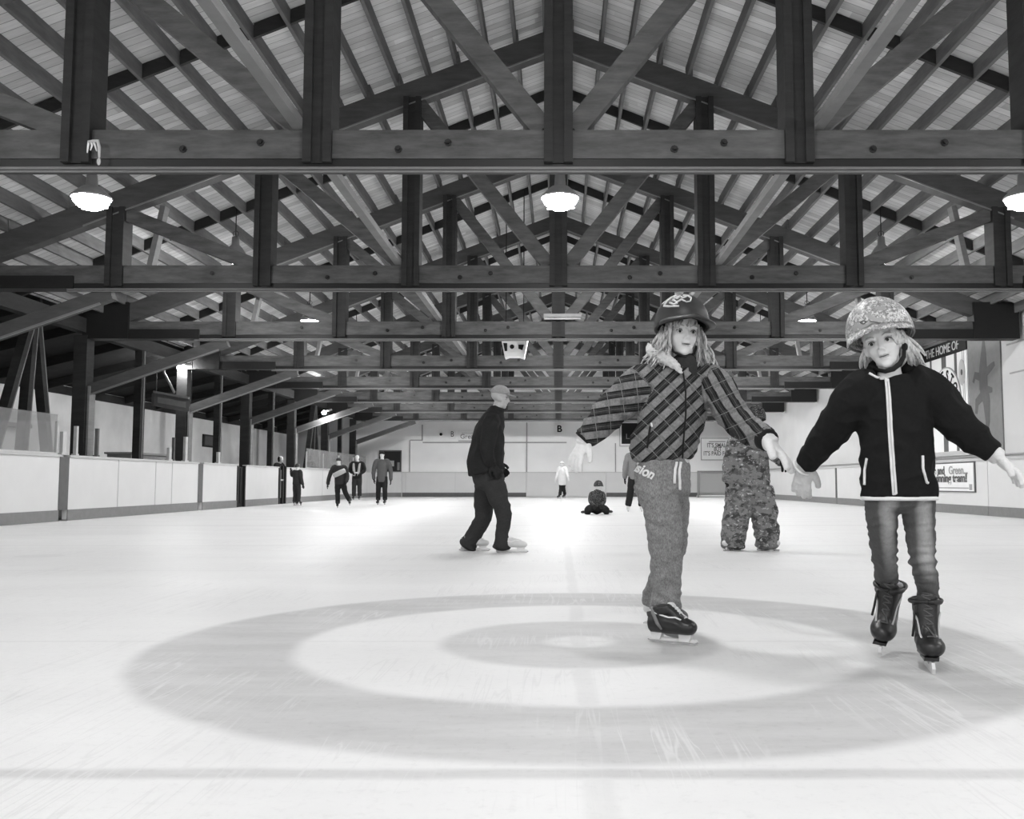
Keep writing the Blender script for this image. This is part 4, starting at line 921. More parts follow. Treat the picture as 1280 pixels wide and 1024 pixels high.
# ---------------------------------------------------------------- the two girls in front
def girl_plaid():
    Y = 4.28; q = lambda x, y, d=0.: P(x, y, Y + d)
    root = thing('person', 'girl in a plaid jacket, light sweatpants and dark peaked helmet, reaching for the other girl', 'person', (q(835, 803).x, Y, 0))
    lat = Vector((math.cos(.2), math.sin(.2), 0)); hh = .222; Hm = head_matrix(q(852, 417), hh, 11, 1, -3)
    armL = [q(826, 471), q(804, 480), q(784, 496), q(762, 516), q(745, 534), q(731, 548)]
    armR = [q(876, 472), q(894, 482, -.02), q(908, 507, -.07), q(927, 531, -.16), q(946, 543, -.26), q(959, 550, -.34)]
    legF = [q(816, 600, -.02), q(828, 640, -.03), q(832, 690, -.02), q(833, 730), q(832, 758), q(831, 772)]
    legB = [q(843, 602, .04), q(846, 640, .1), q(842, 690, .22), q(822, 728, .38), q(813, 752, .45)]
    body = MB(); head_shapes(body, Hm, hh)
    body.loft([q(828, 615), q(828, 590), q(838, 540), q(847, 495), q(852, 472), q(854, 460), q(855, 448), q(853, 432)], [(.1, .08), (.115, .095), (.11, .085), (.125, .085), (.1, .07), (.055, .052), (.045, .046), (.045, .05)], lat, 20)
    limb(body, armL, [.045, .045, .04, .036, .03, .024]); limb(body, armR, [.045, .045, .04, .036, .03, .024])
    limb(body, legF, [.07, .065, .05, .045, .036, .034]); limb(body, legB, [.06, .05, .045, .04, .034])
    tipL, tipR = q(711, 592, -.02), q(993, 585, -.42)
    glove(None, armL[-1], tipL, (.6, .6, -.4), .155, None, root, .5, -1, body=body); glove(None, armR[-1], tipR, (.1, -.3, -1), .18, None, root, .35, 1, body=body)
    limb(body, [legF[-1], q(833, 785), q(850, 792, -.03)], [.03, .03, .025]); limb(body, [legB[-1], q(810, 762, .5)], [.03, .026])
    me = union(body, .0046, 5, face_disp(Hm, hh)); bo = place('body', me, [M['skin'], M['lip']], root); lips_slot_world(me, Hm, root); face_parts(Hm, hh, root, (.1, -.1))
    # sweatpants
    pm = MB(); pm.loft([q(829, 568), q(828, 592), q(829, 616)], [(.12, .1), (.126, .112), (.12, .108)], lat, 24)
    limb(pm, legF[:-1] + [q(831, 768)], [.093, .085, .075, .068, .07, .066]); limb(pm, legB, [.075, .056, .055, .05, .05])
    me = union(pm, .006, 4, wrinkle(.007, 13., (1, 1, 1.8), 3.)); place('sweatpants', me, M['sweat'], root); bv = bvh_of(me, origin(root))
    tm = text_mesh('ision', .058, .002, 'LEFT', .0018); o0 = q(795, 583)
    for v in tm.vertices: # lettering wraps the thigh
        px = 794 + (v.co.x * math.cos(-.55) - v.co.y * math.sin(-.55)) * 262 + v.co.y * 25; py = 583 - (v.co.x * math.sin(-.42) + v.co.y * math.cos(-.42)) * 275
        w = cast(bv, px, py, .003 + max(0, v.co.z) * .5) - origin(root); v.co = w
    tm.materials.append(M['trim']); link('lettering', tm, root)
    for pl in (((845, 577), (843, 592), (843, 604)), ((850, 577), (848, 592), (849, 612))):
        m = MB(); m.tube(cast_line(bv, pl, .006), .0065, 6); m.build('drawstring', M['trim'], root, True)
    # plaid jacket
    jm = MB()
    jm.loft([q(829, 574), q(829, 558), q(838, 528), q(846, 500), q(851, 478), q(854, 464), q(856, 455)], [(.138, .112), (.152, .125), (.15, .12), (.152, .115), (.15, .1), (.098, .078), (.068, .066)], lat, 28)
    limb(jm, armL, [.072, .088, .083, .078, .064, .047], 20); limb(jm, armR, [.072, .08, .074, .068, .056, .047], 20)
    me = union(jm, .006, 4, wrinkle(.013, 10., (1, 1, 1.4), 1.))
    n = len(me.vertices); at = me.attributes.new('plaid', 'FLOAT_VECTOR', 'POINT'); vals = []
    def seg(p, pts):
        best = 9.
        for a, b in zip(pts[:-1], pts[1:]):
            d = b - a; t = max(0, min(1, (p - a).dot(d) / d.length_squared)); best = min(best, (p - a - d * t).length)
        return best
    ca, sa = math.cos(.75), math.sin(.75); aL, aR = armL[1:], armR[1:]
    for v in me.vertices:
        p = v.co; x, z = p.x, p.z
        if seg(p, aL) < .098 and (p - q(806, 488)).dot((aL[-1] - aL[0]).normalized()) > -.02: vals += [x * .98 + z * .12, z * .98 - x * .12, 0]
        elif seg(p, aR) < .09 and (p - q(889, 492)).dot((aR[-1] - aR[0]).normalized()) > -.02: c2, s2 = math.cos(2.0), math.sin(2.0); vals += [x * c2 + z * s2, -x * s2 + z * c2, 0]
        else: vals += [x * ca + z * sa, -x * sa + z * ca, 0]
    at.data.foreach_set('vector', vals)
    place('plaid_jacket', me, M['plaid'], root); bv = bvh_of(me, origin(root))
    m = MB(); m.tube(cast_line(bv, ((854, 466), (857, 490), (857, 520), (854, 550), (853, 574)), .002), .004, 6); m.build('zip', M['black'], root, True)
    m = MB(); m.tube(cast_line(bv, ((813, 533), (811, 545), (809, 560)), .001), .005, 6); pk = m.build('pocket', M['black'], root, True)
    m = MB(); m.tube(cast_line(bv, ((814.5, 529), (815.5, 534)), .003), .004, 6); m.build('pocket_tab', M['trim'], pk, True)
    for pts, d in ((armL, 0), (armR, 0)):
        a = pts[-1]; t = (pts[-1] - pts[-2]).normalized(); m = MB(); m.loft([a - t * .02, a + t * .012], [.05, .047], safe_lat([a, a + t]), 18, dome=.1); m.build('cuff', M['cloth_black'], root, True)
    # collar with pale pile lining, neck warmer
    m = MB(); m.loft([q(813, 433, .06), q(816, 441, .0), q(828, 447, -.06), q(842, 455, -.1), q(853, 466, -.118)], [(.016, .022), (.026, .026), (.026, .024), (.02, .018), (.007, .007)], Vector((.5, 0, .8)), 14); place('collar_lining', union(m, .004, 2, wrinkle(.006, 55.)), M['sherpa'], root)
    m = MB(); m.loft([q(854, 472, -.01), q(855, 463, -.015), q(856, 456, -.01), q(855, 451, .02)], [(.085, .08), (.068, .068), (.06, .062), (.052, .05)], lat, 20); m.build('neck_warmer', M['cloth_dark'], root, True)
    # hair under the helmet
    hm = MB(); rn = random.Random(3)
    for i in range(64):
        s = -1 if i % 2 else 1; a = math.radians(rn.uniform(48, 140)) * s; rr = rn.uniform(.36, .41)
        st = Vector((rr * math.sin(a) * .95, rr * math.cos(a) - .03, rn.uniform(.02, .14))); fl = rn.uniform(.0, .42); dn = rn.uniform(.48, .86)
        lock(hm, [Hm @ st, Hm @ (st + Vector((s * .04 + fl * s * .25, .02, -.25))), Hm @ (st + Vector((s * fl * .7, .04, -.5))), Hm @ (st + Vector((s * fl * 1.1 + rn.uniform(-.05, .05), .06, -dn)))], .0085, .0022, .012, i)
    for i in range(13):
        x0 = rn.choice((-.26, -.23, -.2, -.17, -.13, -.1, .02, .05, .2, .25)) + rn.uniform(-.015, .015); z1 = rn.uniform(.03, .12); lean = rn.uniform(-.08, .03)
        if x0 < -.06: z1 = rn.uniform(-.02, .08); lean -= .04
        yf = lambda x, z: .10 + .27 * math.sqrt(max(.02, 1 - (x / .33) ** 2 - (max(0, z + .08) / .6) ** 2))
        lock(hm, [Hm @ Vector((x0, yf(x0, .2) + .03, .21)), Hm @ Vector((x0 + lean * .5, yf(x0, .12) + .055, .13)), Hm @ Vector((x0 + lean, yf(x0 + lean, z1) + .045, z1))], .0045, .0012, .001, i + 100)
    for s, xs in ((-1, .262), (1, .25)):
        for i in range(7):
            x = s * (xs + rn.uniform(-.02, .05)); y = .2 - i * .02
            lock(hm, [Hm @ Vector((x, y, .17)), Hm @ Vector((x + s * .03, y + .03, -.05)), Hm @ Vector((x + s * .03, y + .03, -.28)), Hm @ Vector((x + s * rn.uniform(.0, .12), y + .06, -.5 - rn.uniform(0, .2)))], .008, .002, .006, i + 60)
    hm.build('hair', M['hair'], root, True)
    o, pt, ph = helmet(root, Hm, hh, M['helmet_dark'], (.124, .148, .142), .18, .06, (84, 98, 112), drop=.12)
    hb = bvh_of(o.data, origin(root)); m = MB()
    for pl0 in (((825, 380), (829, 375), (834, 371), (841, 368)), ((824, 381), (831, 381.5), (845, 381)), ((838, 370), (842, 372), (846, 369), (850, 371), (855, 369)), ((836, 374), (842, 376), (848, 373), (853, 375)), ((850, 368), (857, 368.5), (861, 371), (860, 375), (855, 376), (851, 374)), ((832, 377), (838, 379), (843, 377))):
        pl = [(850 + (x - 846) * .92, y + 2.) for x, y in pl0]; m.tube(cast_line(hb, pl, .002, 5), .0048, 6, None, .6)
    m.build('emblem', M['emblem'], o, True)
    # chin strap
    m = MB(); m.tube([Hm @ Vector(p) for p in ((.33, .05, .12), (.33, .12, -.15), (.22, .2, -.42), (.0, .3, -.53), (-.22, .2, -.42), (-.33, .12, -.15), (-.33, .05, .12))], .006, 6); m.build('chin_strap', M['black'], o, True)
    glove('knit_glove', armL[-1], tipL, (.6, .6, -.4), .175, M['glove'], root, .5, -1, cuff=.02); glove('knit_glove', armR[-1], tipR, (.1, -.3, -1), .195, M['glove'], root, .35, 1, cuff=.02, thick=.004)
    heel, toe = Vector((q(812, 795).x, Y - .03, .038)), Vector((q(864, 797).x, Y - .15, .038))
    skate(root, heel, toe - heel, (0, 0, 1), (toe - heel).length * .98, 'hockey', M['leather'], .005, .12, blade_h=.038, wide=1.12)
    hb2 = P(808, 772, Y + .5); f = Vector((.85, -.3, -.12)); skate(root, hb2, f, (.1, 0, 1), .2, 'hockey', M['leather_grey'], .005, .15, blade_h=.045)
def lips_slot_world(me, H, root):
    Hi = H.inverted(); o = origin(root)
    for p in me.polygons:
        c = Hi @ (p.center + o)
        if c.y > .3 and ((c.x / .1) ** 2 + ((c.z + .268) / .036) ** 2) < 1: p.material_index = 1

def girl_black():
    Y = 3.6; q = lambda x, y, d=0.: P(x, y, Y + d)
    root = thing('person', 'girl in a black fleece with white trim, faded jeans and patterned helmet, arms held out', 'person', (q(1128, 800).x, Y, 0))
    lat = Vector((1, .05, 0)); hh = .212; Hm = head_matrix(q(1103, 428), hh, -27, 6, 14)
    armL = [q(1092, 481), q(1069, 497), q(1049, 526, .05), q(1029, 552, .13), q(1018, 566, .2), q(1007, 580, .25)]
    armR = [q(1138, 478), q(1163, 493), q(1190, 521, -.02), q(1217, 547, -.05), q(1241, 566, -.08)]
    legL = [q(1103, 610), q(1102, 640, .02), q(1104, 675, .1), q(1106, 700, .2), q(1108, 725, .32), q(1108, 745, .4)]
    legR = [q(1147, 610), q(1148, 640), q(1151, 675, .02), q(1153, 702, .03), q(1159, 730, .08), q(1161, 755, .11)]
    body = MB(); head_shapes(body, Hm, hh)
    body.loft([q(1125, 628), q(1123, 600), q(1119, 560), q(1116, 515), q(1114, 488), q(1112, 473), q(1111, 460), q(1108, 445)], [(.1, .08), (.115, .09), (.105, .078), (.12, .08), (.1, .07), (.053, .05), (.043, .043), (.045, .05)], lat, 20)
    limb(body, armL, [.045, .044, .039, .035, .03, .024]); limb(body, armR, [.045, .044, .039, .034, .024])
    limb(body, legL, [.062, .05, .044, .04, .036, .033]); limb(body, legR, [.062, .05, .044, .04, .035, .033])
    tipL, tipR = q(998, 626, .3), q(1287, 607, -.1)
    glove(None, armL[-1], tipL, (.5, .8, 0), .14, None, root, .45, -1, body=body); glove(None, armR[-1], tipR, (-.75, .1, -.6), .155, None, root, .5, 1, body=body)
    hL, tL = P(1109, 776, Y + .42), P(1100, 809, Y + .22); hR, tR = Vector((q(1157, 800, .12).x, Y + .13, .052)), Vector((q(1166, 800, -.08).x, Y - .08, .052))
    limb(body, [legL[-1], hL + Vector((0, 0, .06)), hL * .5 + tL * .5 + Vector((0, 0, .04))], [.032, .03, .024]); limb(body, [legR[-1], hR + Vector((0, 0, .07)), hR * .5 + tR * .5 + Vector((0, 0, .035))], [.032, .03, .024], lat=Vector((1, 0, 0)))
    me = union(body, .0042, 5, face_disp(Hm, hh)); place('body', me, [M['skin'], M['lip']], root); lips_slot_world(me, Hm, root); face_parts(Hm, hh, root, (-.15, -.05))
    # jeans
    pm = MB(); pm.loft([q(1124, 600), q(1125, 618), q(1126, 632)], [(.115, .09), (.118, .092), (.1, .08)], lat, 24)
    limb(pm, legL[:-1] + [q(1108, 738, .38)], [.064, .06, .0525, .047, .046, .046], 20); limb(pm, legR, [.064, .06, .053, .048, .042, .04], 20)
    dw = wrinkle(.005, 16., (1, 1, 2.4), 7.)
    def d2(co, no):
        c2 = dw(co, no)
        for pts in (legL, legR):
            kz = pts[3].z; w = np.exp(-((co[:, 2] - kz) / .06) ** 2); c2 = c2 + no * (w * .0022 * np.sin(co[:, 2] * 150 + co[:, 0] * 40 + 3 * np.sin(co[:, 0] * 30)))[:, None]
        return c2
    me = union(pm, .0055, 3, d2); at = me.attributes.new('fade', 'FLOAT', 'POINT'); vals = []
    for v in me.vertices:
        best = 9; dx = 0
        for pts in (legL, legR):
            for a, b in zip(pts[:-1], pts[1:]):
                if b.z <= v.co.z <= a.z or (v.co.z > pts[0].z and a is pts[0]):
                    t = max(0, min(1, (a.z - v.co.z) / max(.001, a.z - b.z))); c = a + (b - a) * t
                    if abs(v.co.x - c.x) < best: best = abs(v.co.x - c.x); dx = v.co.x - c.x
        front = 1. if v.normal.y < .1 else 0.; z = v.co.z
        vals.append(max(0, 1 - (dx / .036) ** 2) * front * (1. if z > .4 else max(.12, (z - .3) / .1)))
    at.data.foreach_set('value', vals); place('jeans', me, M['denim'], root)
    # fleece jacket
    jm = MB(); hemc = [q(1124, 621), q(1123, 595), q(1120, 565), q(1118, 528), q(1116, 500), q(1114, 483), q(1112, 472)]; hr = [(.142, .108), (.142, .108), (.138, .102), (.142, .1), (.145, .095), (.11, .08), (.062, .06)]
    jm.loft(hemc, hr, lat, 28, dome=.08); limb(jm, armL, [.075, .08, .072, .058, .05, .043], 20); limb(jm, armR, [.075, .08, .073, .062, .04], 20)
    jm.loft([q(1094, 466, .01), q(1090, 458, .04), q(1112, 452, .09), q(1134, 456, .05), q(1133, 466, .02)], [.022, .025, .028, .027, .022], Vector((0, .3, 1)), 12)
    me = union(jm, .0055, 3, wrinkle(.011, 11., (1, 1, 1.3), 5.)); place('fleece_jacket', me, M['fleece'], root); bv = bvh_of(me, origin(root))
    m = MB(); m.tube(cast_line(bv, ((1109, 474), (1111, 500), (1113, 540), (1116, 585), (1119.5, 628)), .002), .0098, 8, (1, 0, 0), .35); z = m.build('zip', M['trim'], root, True)
    m = MB(); m.tube(cast_line(bv, ((1109.5, 478), (1113, 540), (1119, 626)), .0058), .0022, 6); m.build('zip_teeth', M['cap'], z, True)
    for pl in (((1084, 573), (1081.5, 588), (1081, 606)), ((1153, 570), (1153.5, 586), (1158, 603), (1160, 604))):
        m = MB(); m.tube(cast_line(bv, pl, .002), .0055, 6); m.build('pocket_trim', M['trim'], root, True)
    m = MB(); m.tube(cast_line(bv, ((1086, 467), (1096, 472.5), (1108, 474.5)), .003), .0045, 6); m.build('collar_trim', M['trim'], root, True)
    c, (rx, ry) = hemc[0], hr[0]; m = MB(); l = lat.normalized(); b = Vector((-l.y, l.x, 0))
    m.tube([c + Vector((0, 0, -.006)) + l * (math.cos(a) * (rx - .002)) + b * (math.sin(a) * (ry - .002)) for a in [i * math.pi / 24 for i in range(49)]], .0075, 8); m.build('hem_trim', M['trim'], root, True)
    a = armL[-1]; t = (armL[-1] - armL[-2]).normalized(); s = safe_lat([a, a + t]); s = (s - t * s.dot(t)).normalized(); b = t.cross(s)
    m = MB(); m.tube([a + t * .02 + s * (math.cos(x) * .04) + b * (math.sin(x) * .04) for x in [i * math.pi / 12 for i in range(25)]], .005, 6); m.build('cuff_trim', M['trim'], root, True)
    glove('knit_glove', armL[-1], tipL, (.5, .8, 0), .165, M['glove_grey'], root, .45, -1); glove('knit_glove', armR[-1], tipR, (-.75, .1, -.6), .175, M['glove'], root, .5, 1)
    # hair blown back
    hm = MB(); rn = random.Random(9)
    for i in range(64):
        a = math.radians(rn.uniform(60, 165)); st = Vector((.36 * math.sin(a), .36 * math.cos(a) - .03, rn.uniform(-.06, .12))); e = P(1112 + rn.uniform(2, 46), 454 + rn.uniform(-14, 14), Y + rn.uniform(.02, .12))
        s0 = Hm @ st; mid = s0 * .5 + e * .5 + Vector((.02, 0, -.008 + rn.uniform(-.02, .012))); lock(hm, [s0, mid, e], .009, .002, .004, i)
    for i in range(10):
        s0 = Hm @ Vector((-.3, .05, -.02)); e = P(1078 + rn.uniform(-3, 12), 462 + rn.uniform(-5, 6), Y + .06); lock(hm, [s0, s0 * .5 + e * .5 + Vector((-.008, 0, 0)), e], .008, .002, .003, i + 50)
    for i in range(8):
        x0 = .2 + .016 * i; lock(hm, [Hm @ Vector((x0 - .06, .3 - i * .012, .2)), Hm @ Vector((x0 + .02, .27 - i * .012, .06)), Hm @ Vector((x0 + .05, .22 - i * .012, -.12))], .0055, .002, .001, i + 80)
    hm.build('hair', M['hair_pale'], root, True)
    o, pt, ph = helmet(root, Hm, hh, M['paisley'], (.126, .142, .148), .15, .014, (82, 97, 120), cy=-.02, brim_w=75, drop=.5, rim_mat='seam_dark')
    strap = [(.31, .12, .16), (.335, .09, -.02), (.34, .06, -.2), (.29, .1, -.36), (.2, .2, -.47), (.08, .3, -.53), (-.06, .3, -.53), (-.2, .2, -.46), (-.3, .1, -.34)]
    m = MB(); m.tube([Hm @ Vector(p) for p in strap], [.006, .006, .008, .009, .01, .01, .009, .008, .006], 8, None, .6); m.build('chin_strap', M['black'], o, True)
    m = MB(); m.ell(Hm @ Vector((.345, .06, -.2)), (.012, .012, .016)); m.build('strap_buckle', M['black'], o, True)
    m = MB(); m.tube([Hm @ Vector(p) for p in ((.36, -.12, .02), (.35, -.03, -.1), (.34, .06, -.2))], .005, 6); m.build('strap_side', M['black'], o, True)
    m = MB(); hb = bvh_of(o.data, origin(root)); m.tube(cast_line(hb, ((1075, 403), (1079, 401), (1083, 402), (1080, 405), (1076, 404)), .001, 4), .002, 6); m.tube(cast_line(hb, ((1088, 402), (1096, 403), (1105, 405), (1112, 406)), .001, 4), .0018, 6); m.build('badge', M['seam_dark'], o, True)
    skate(root, hL, tL - hL, (0, -.4, 1), .215, 'figure', M['leather'], .005, .2, blade_h=.05, wide=1.22); skate(root, hR, tR - hR, (0, 0, 1), .215, 'figure', M['leather'], .005, .205, blade_h=.052, wide=1.2)

# ---------------------------------------------------------------- everyone else
def cap(root, H, hh, mat):
    m = MB(); R = H.to_3x3() * (1 / hh); m.ell(H @ Vector((0, -.03, .2)), (.36 * hh, .45 * hh, .37 * hh), R, 20, 12)
    vs = m.v; Hi = H.inverted(); keep = []
    m.v = [tuple(H @ Vector((p.x, p.y, max(p.z, .16)))) for p in (Hi @ Vector(v) for v in vs)]
    o = m.build('cap', mat, root, True); m = MB(); pts = []
    for a in [math.radians(x) for x in range(-60, 61, 12)]: pts.append(H @ Vector((.34 * math.sin(a), .36 + .42 * math.cos(a) * .8, .14 - .03 * math.cos(a))))
    pts = [H @ Vector((-.3, .3, .17))] + pts + [H @ Vector((.3, .3, .17))]; m.prism(pts, (H.to_3x3() @ Vector((0, 0, .04)))); m.build('peak', mat, o, True)

def figure(label, X, Y, Ht, yaw, jacket, pants, hat=None, hat_mat='helmet_dark', arms=None, legs=None, lean=(0, 0), voxel=.016, boot='leather', width=1., hem=.47, hood=False, glove_mat='cloth_black', skin='skin', skip=(), bulk=1., loc_z=0., hairm=None, hair_len=.5):
    """standing person from proportions; arms / legs override (lateral, forward, up) in units of height"""
    a = math.radians(yaw); f = Vector((math.sin(a), -math.cos(a), 0)); r = Vector((math.cos(a), math.sin(a), 0)); o = Vector((X, Y, loc_z))
    w = lambda t: o + (r * t[0] + f * t[1] + Vector((0, 0, t[2]))) * Ht
    root = thing('person', label, 'person', (X, Y, loc_z)); k = Ht * bulk; ln = lambda z: (lean[0] * max(0, z - .5) * 2, lean[1] * max(0, z - .5) * 2)
    def T(x, y, z): lx, ly = ln(z); return w((x + lx, y + ly, z))
    A = arms or {}; arm = {}
    for s, n in ((-1, 'L'), (1, 'R')):
        el, wr = A.get(n, ((s * .155, -.01, .63), (s * .165, .04, .49))); arm[n] = [T(s * .06, 0, .815), T(s * .115, 0, .795), T(*el), T(*wr)]
    Lg = legs or {}; leg = {}
    for s, n in ((-1, 'L'), (1, 'R')):
        kn, an = Lg.get(n, ((s * .06, .015, .28), (s * .065, 0, .09))); leg[n] = [w((s * .05, 0, .52)), w((kn[0] * .5 + s * .026, kn[1] * .5, kn[2] * .5 + .25)), w(kn), w(an)]
    hh = .14 * Ht; H = head_matrix(T(0, .015, .925), hh, yaw, 0, 0)
    b = MB(); head_shapes(b, H, hh, voxel < .012)
    b.loft([T(0, 0, .46), T(0, 0, .53), T(0, 0, .62), T(0, 0, .73), T(0, 0, .81), T(0, 0, .84), T(0, .01, .89)], [(.08 * k, .06 * k), (.088 * k, .066 * k), (.078 * k, .058 * k), (.09 * k, .062 * k), (.08 * k, .05 * k), (.04 * k, .036 * k), (.034 * k, .034 * k)], r, 16, 4)
    for n in 'LR': limb(b, arm[n], [.03 * k, .03 * k, .026 * k, .019 * k], 12); limb(b, leg[n], [.05 * k, .046 * k, .036 * k, .026 * k], 12)
    hands = {}
    for s, n in ((-1, 'L'), (1, 'R')):
        d = (arm[n][-1] - arm[n][-2]).normalized(); hands[n] = (arm[n][-1], arm[n][-1] + d * .1 * Ht, -r * s, s)
        glove(None, hands[n][0], hands[n][1], hands[n][2], .1 * Ht, None, root, .5, -s, body=b)
        limb(b, [leg[n][-1], leg[n][-1] + Vector((0, 0, -.05 * Ht)), leg[n][-1] + f * .05 * Ht + Vector((0, 0, -.055 * Ht))], [.026 * k, .024 * k, .018 * k], 10, lat=r)
    place('body', union(b, voxel * .8, 1), M[skin], root)
    j = MB(); j.loft([T(0, 0, hem), T(0, 0, .53), T(0, 0, .62), T(0, 0, .73), T(0, 0, .81), T(0, 0, .845)], [(.105 * k * width, .078 * k), (.108 * k * width, .08 * k), (.104 * k * width, .074 * k), (.112 * k * width, .076 * k), (.1 * k, .062 * k), (.05 * k, .046 * k)], r, 18, 4, dome=.15)
    for n in 'LR': limb(j, arm[n], [.045 * k, .048 * k, .042 * k, .034 * k], 14)
    place('jacket', union(j, voxel, 2, wrinkle(.006, 8.)), M[jacket], root)
    p = MB(); p.loft([w((0, 0, .54)), w((0, 0, .49)), w((0, 0, .46))], [(.092 * k, .07 * k), (.095 * k, .074 * k), (.08 * k, .064 * k)], r, 16, 3)
    for n in 'LR': limb(p, leg[n], [.06 * k, .057 * k, .049 * k, .045 * k], 14)
    place('trousers', union(p, voxel, 2, wrinkle(.006, 9.)), M[pants], root)
    for n in 'LR':
        glove('glove', hands[n][0], hands[n][1], hands[n][2], .105 * Ht, M[glove_mat], root, .5, -hands[n][3], max(.005, voxel * .5))
        an = leg[n][-1]; an0 = an + f * (-.03 * Ht); sole = an0 + Vector((0, 0, -.09 * Ht + .045)); skate(root, sole, f, (0, 0, 1), .14 * Ht, 'hockey', M[boot], max(.008, voxel * .7), .1 * Ht, False, .045)
    if hat == 'helmet': helmet(root, H, hh, M[hat_mat], (.4 * hh, .48 * hh, .46 * hh), .12, .1 * hh, (86, 98, 112))
    elif hat == 'beanie': helmet(root, H, hh, M[hat_mat], (.37 * hh, .45 * hh, .44 * hh), .1, 0, (80, 96, 108), name='knit_hat')
    elif hat == 'cap': cap(root, H, hh, M[hat_mat])
    if hairm:
        m = MB(); R = H.to_3x3() * (1 / hh); m.loft([H @ Vector((0, -.1, .3)), H @ Vector((0, -.2, .1)), H @ Vector((0, -.22, -.2)), H @ Vector((0, -.2, -hair_len))], [(.36 * hh, .3 * hh), (.39 * hh, .32 * hh), (.36 * hh, .24 * hh), (.25 * hh, .14 * hh)], H.to_3x3() @ Vector((1, 0, 0)), 14); m.build('hair', M[hairm], root, True)
    if hood:
        m = MB(); m.loft([T(-.06, -.02, .83), T(-.03, -.05, .87), T(.03, -.05, .87), T(.06, -.02, .83)], [.028 * k, .036 * k, .036 * k, .028 * k], Vector((0, 0, 1)), 12); m.build('hood', M[jacket], root, True)
    return root, w, T, f, r, k

def skating_man():
    Y = 9.62; q = lambda x, y, d=0.: P(x, y, Y + d)
    root = thing('person', 'man in dark jacket and pale cap skating bent forward to the right', 'person', (q(612, 690).x, Y, 0)); lat = Vector((0, 1, 0)); hh = .225; H = head_matrix(q(625.5, 497), hh, 84, 8, 0)
    legF = [q(616, 602, -.08), q(624, 625, -.1), q(630, 645, -.1), q(628, 668, -.1), q(628, 683, -.1)]; legB = [q(608, 602, .1), q(605, 628, .12), q(604, 646, .13), q(593, 668, .14), q(584, 681, .15)]
    armN = [q(616, 523, -.12), q(613, 533, -.2), q(609, 562, -.24), q(614, 580, -.2)]; armF = [q(618, 522, .12), q(618, 533, .2), q(622, 560, .22), q(622, 580, .15)]
    b = MB(); head_shapes(b, H, hh); b.loft([q(609, 604), q(608, 588), q(607, 560), q(611, 538), q(617, 522), q(620, 514), q(624, 505)], [(.15, .12), (.16, .12), (.145, .11), (.165, .11), (.14, .08), (.058, .055), (.055, .055)], lat, 18)
    for a in (armN, armF): limb(b, a, [.05, .05, .042, .032])
    for l in (legF, legB): limb(b, l, [.085, .075, .055, .048, .042])
    for a, s in ((armN, 1), (armF, -1)): glove(None, a[-1], a[-1] + Vector((.1, -.02 * s, -.13)), (0, s * .8, -.3), .18, None, root, .8, 1, body=b)
    fF, fB = q(622, 690.5, -.1), q(575.5, 689.5, .15)
    limb(b, [legF[-1], q(625, 690, -.1), q(640, 693, -.1)], [.042, .038, .03], lat=lat); limb(b, [legB[-1], q(580, 689, .15), q(592, 692, .15)], [.042, .038, .03], lat=lat)
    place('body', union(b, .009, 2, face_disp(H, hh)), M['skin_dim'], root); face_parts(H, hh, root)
    j = MB(); j.loft([q(608.5, 591), q(607, 580), q(609, 560), q(612, 540), q(617, 524), q(620, 515), q(622, 509)], [(.22, .185), (.22, .19), (.21, .17), (.22, .155), (.17, .115), (.08, .085), (.07, .075)], lat, 22, dome=.1)
    for a in (armN, armF): limb(j, a, [.08, .085, .072, .055])
    place('jacket', union(j, .011, 3, wrinkle(.012, 7.)), M['cloth_black'], root)
    p = MB(); p.loft([q(609, 584), q(611, 598), q(612, 608)], [(.175, .165), (.18, .16), (.16, .14)], lat, 20); limb(p, legF[:-1] + [q(627, 685, -.1)], [.118, .1, .078, .07, .092]); limb(p, legB[:-1] + [q(584, 683, .15)], [.118, .105, .088, .08, .1])
    place('trousers', union(p, .011, 3, wrinkle(.012, 7., (1, 1, 1.5))), M['cloth_dark'], root)
    for a, s in ((armN, 1), (armF, -1)): glove('glove', a[-1], a[-1] + Vector((.1, -.02 * s, -.13)), (0, s * .8, -.3), .19, M['cloth_black'], root, .8, 1, .007)
    cap(root, H, hh, M['cap_grey'])
    for s, d in ((fF, -.1), (fB, .15)):
        S = Vector((s.x, Y + d, .05)); skate(root, S, (1, -.08, 0), (0, 0, 1), .29, 'hockey', M['skate_pale'], .008, .09, True, .05, .85)
        
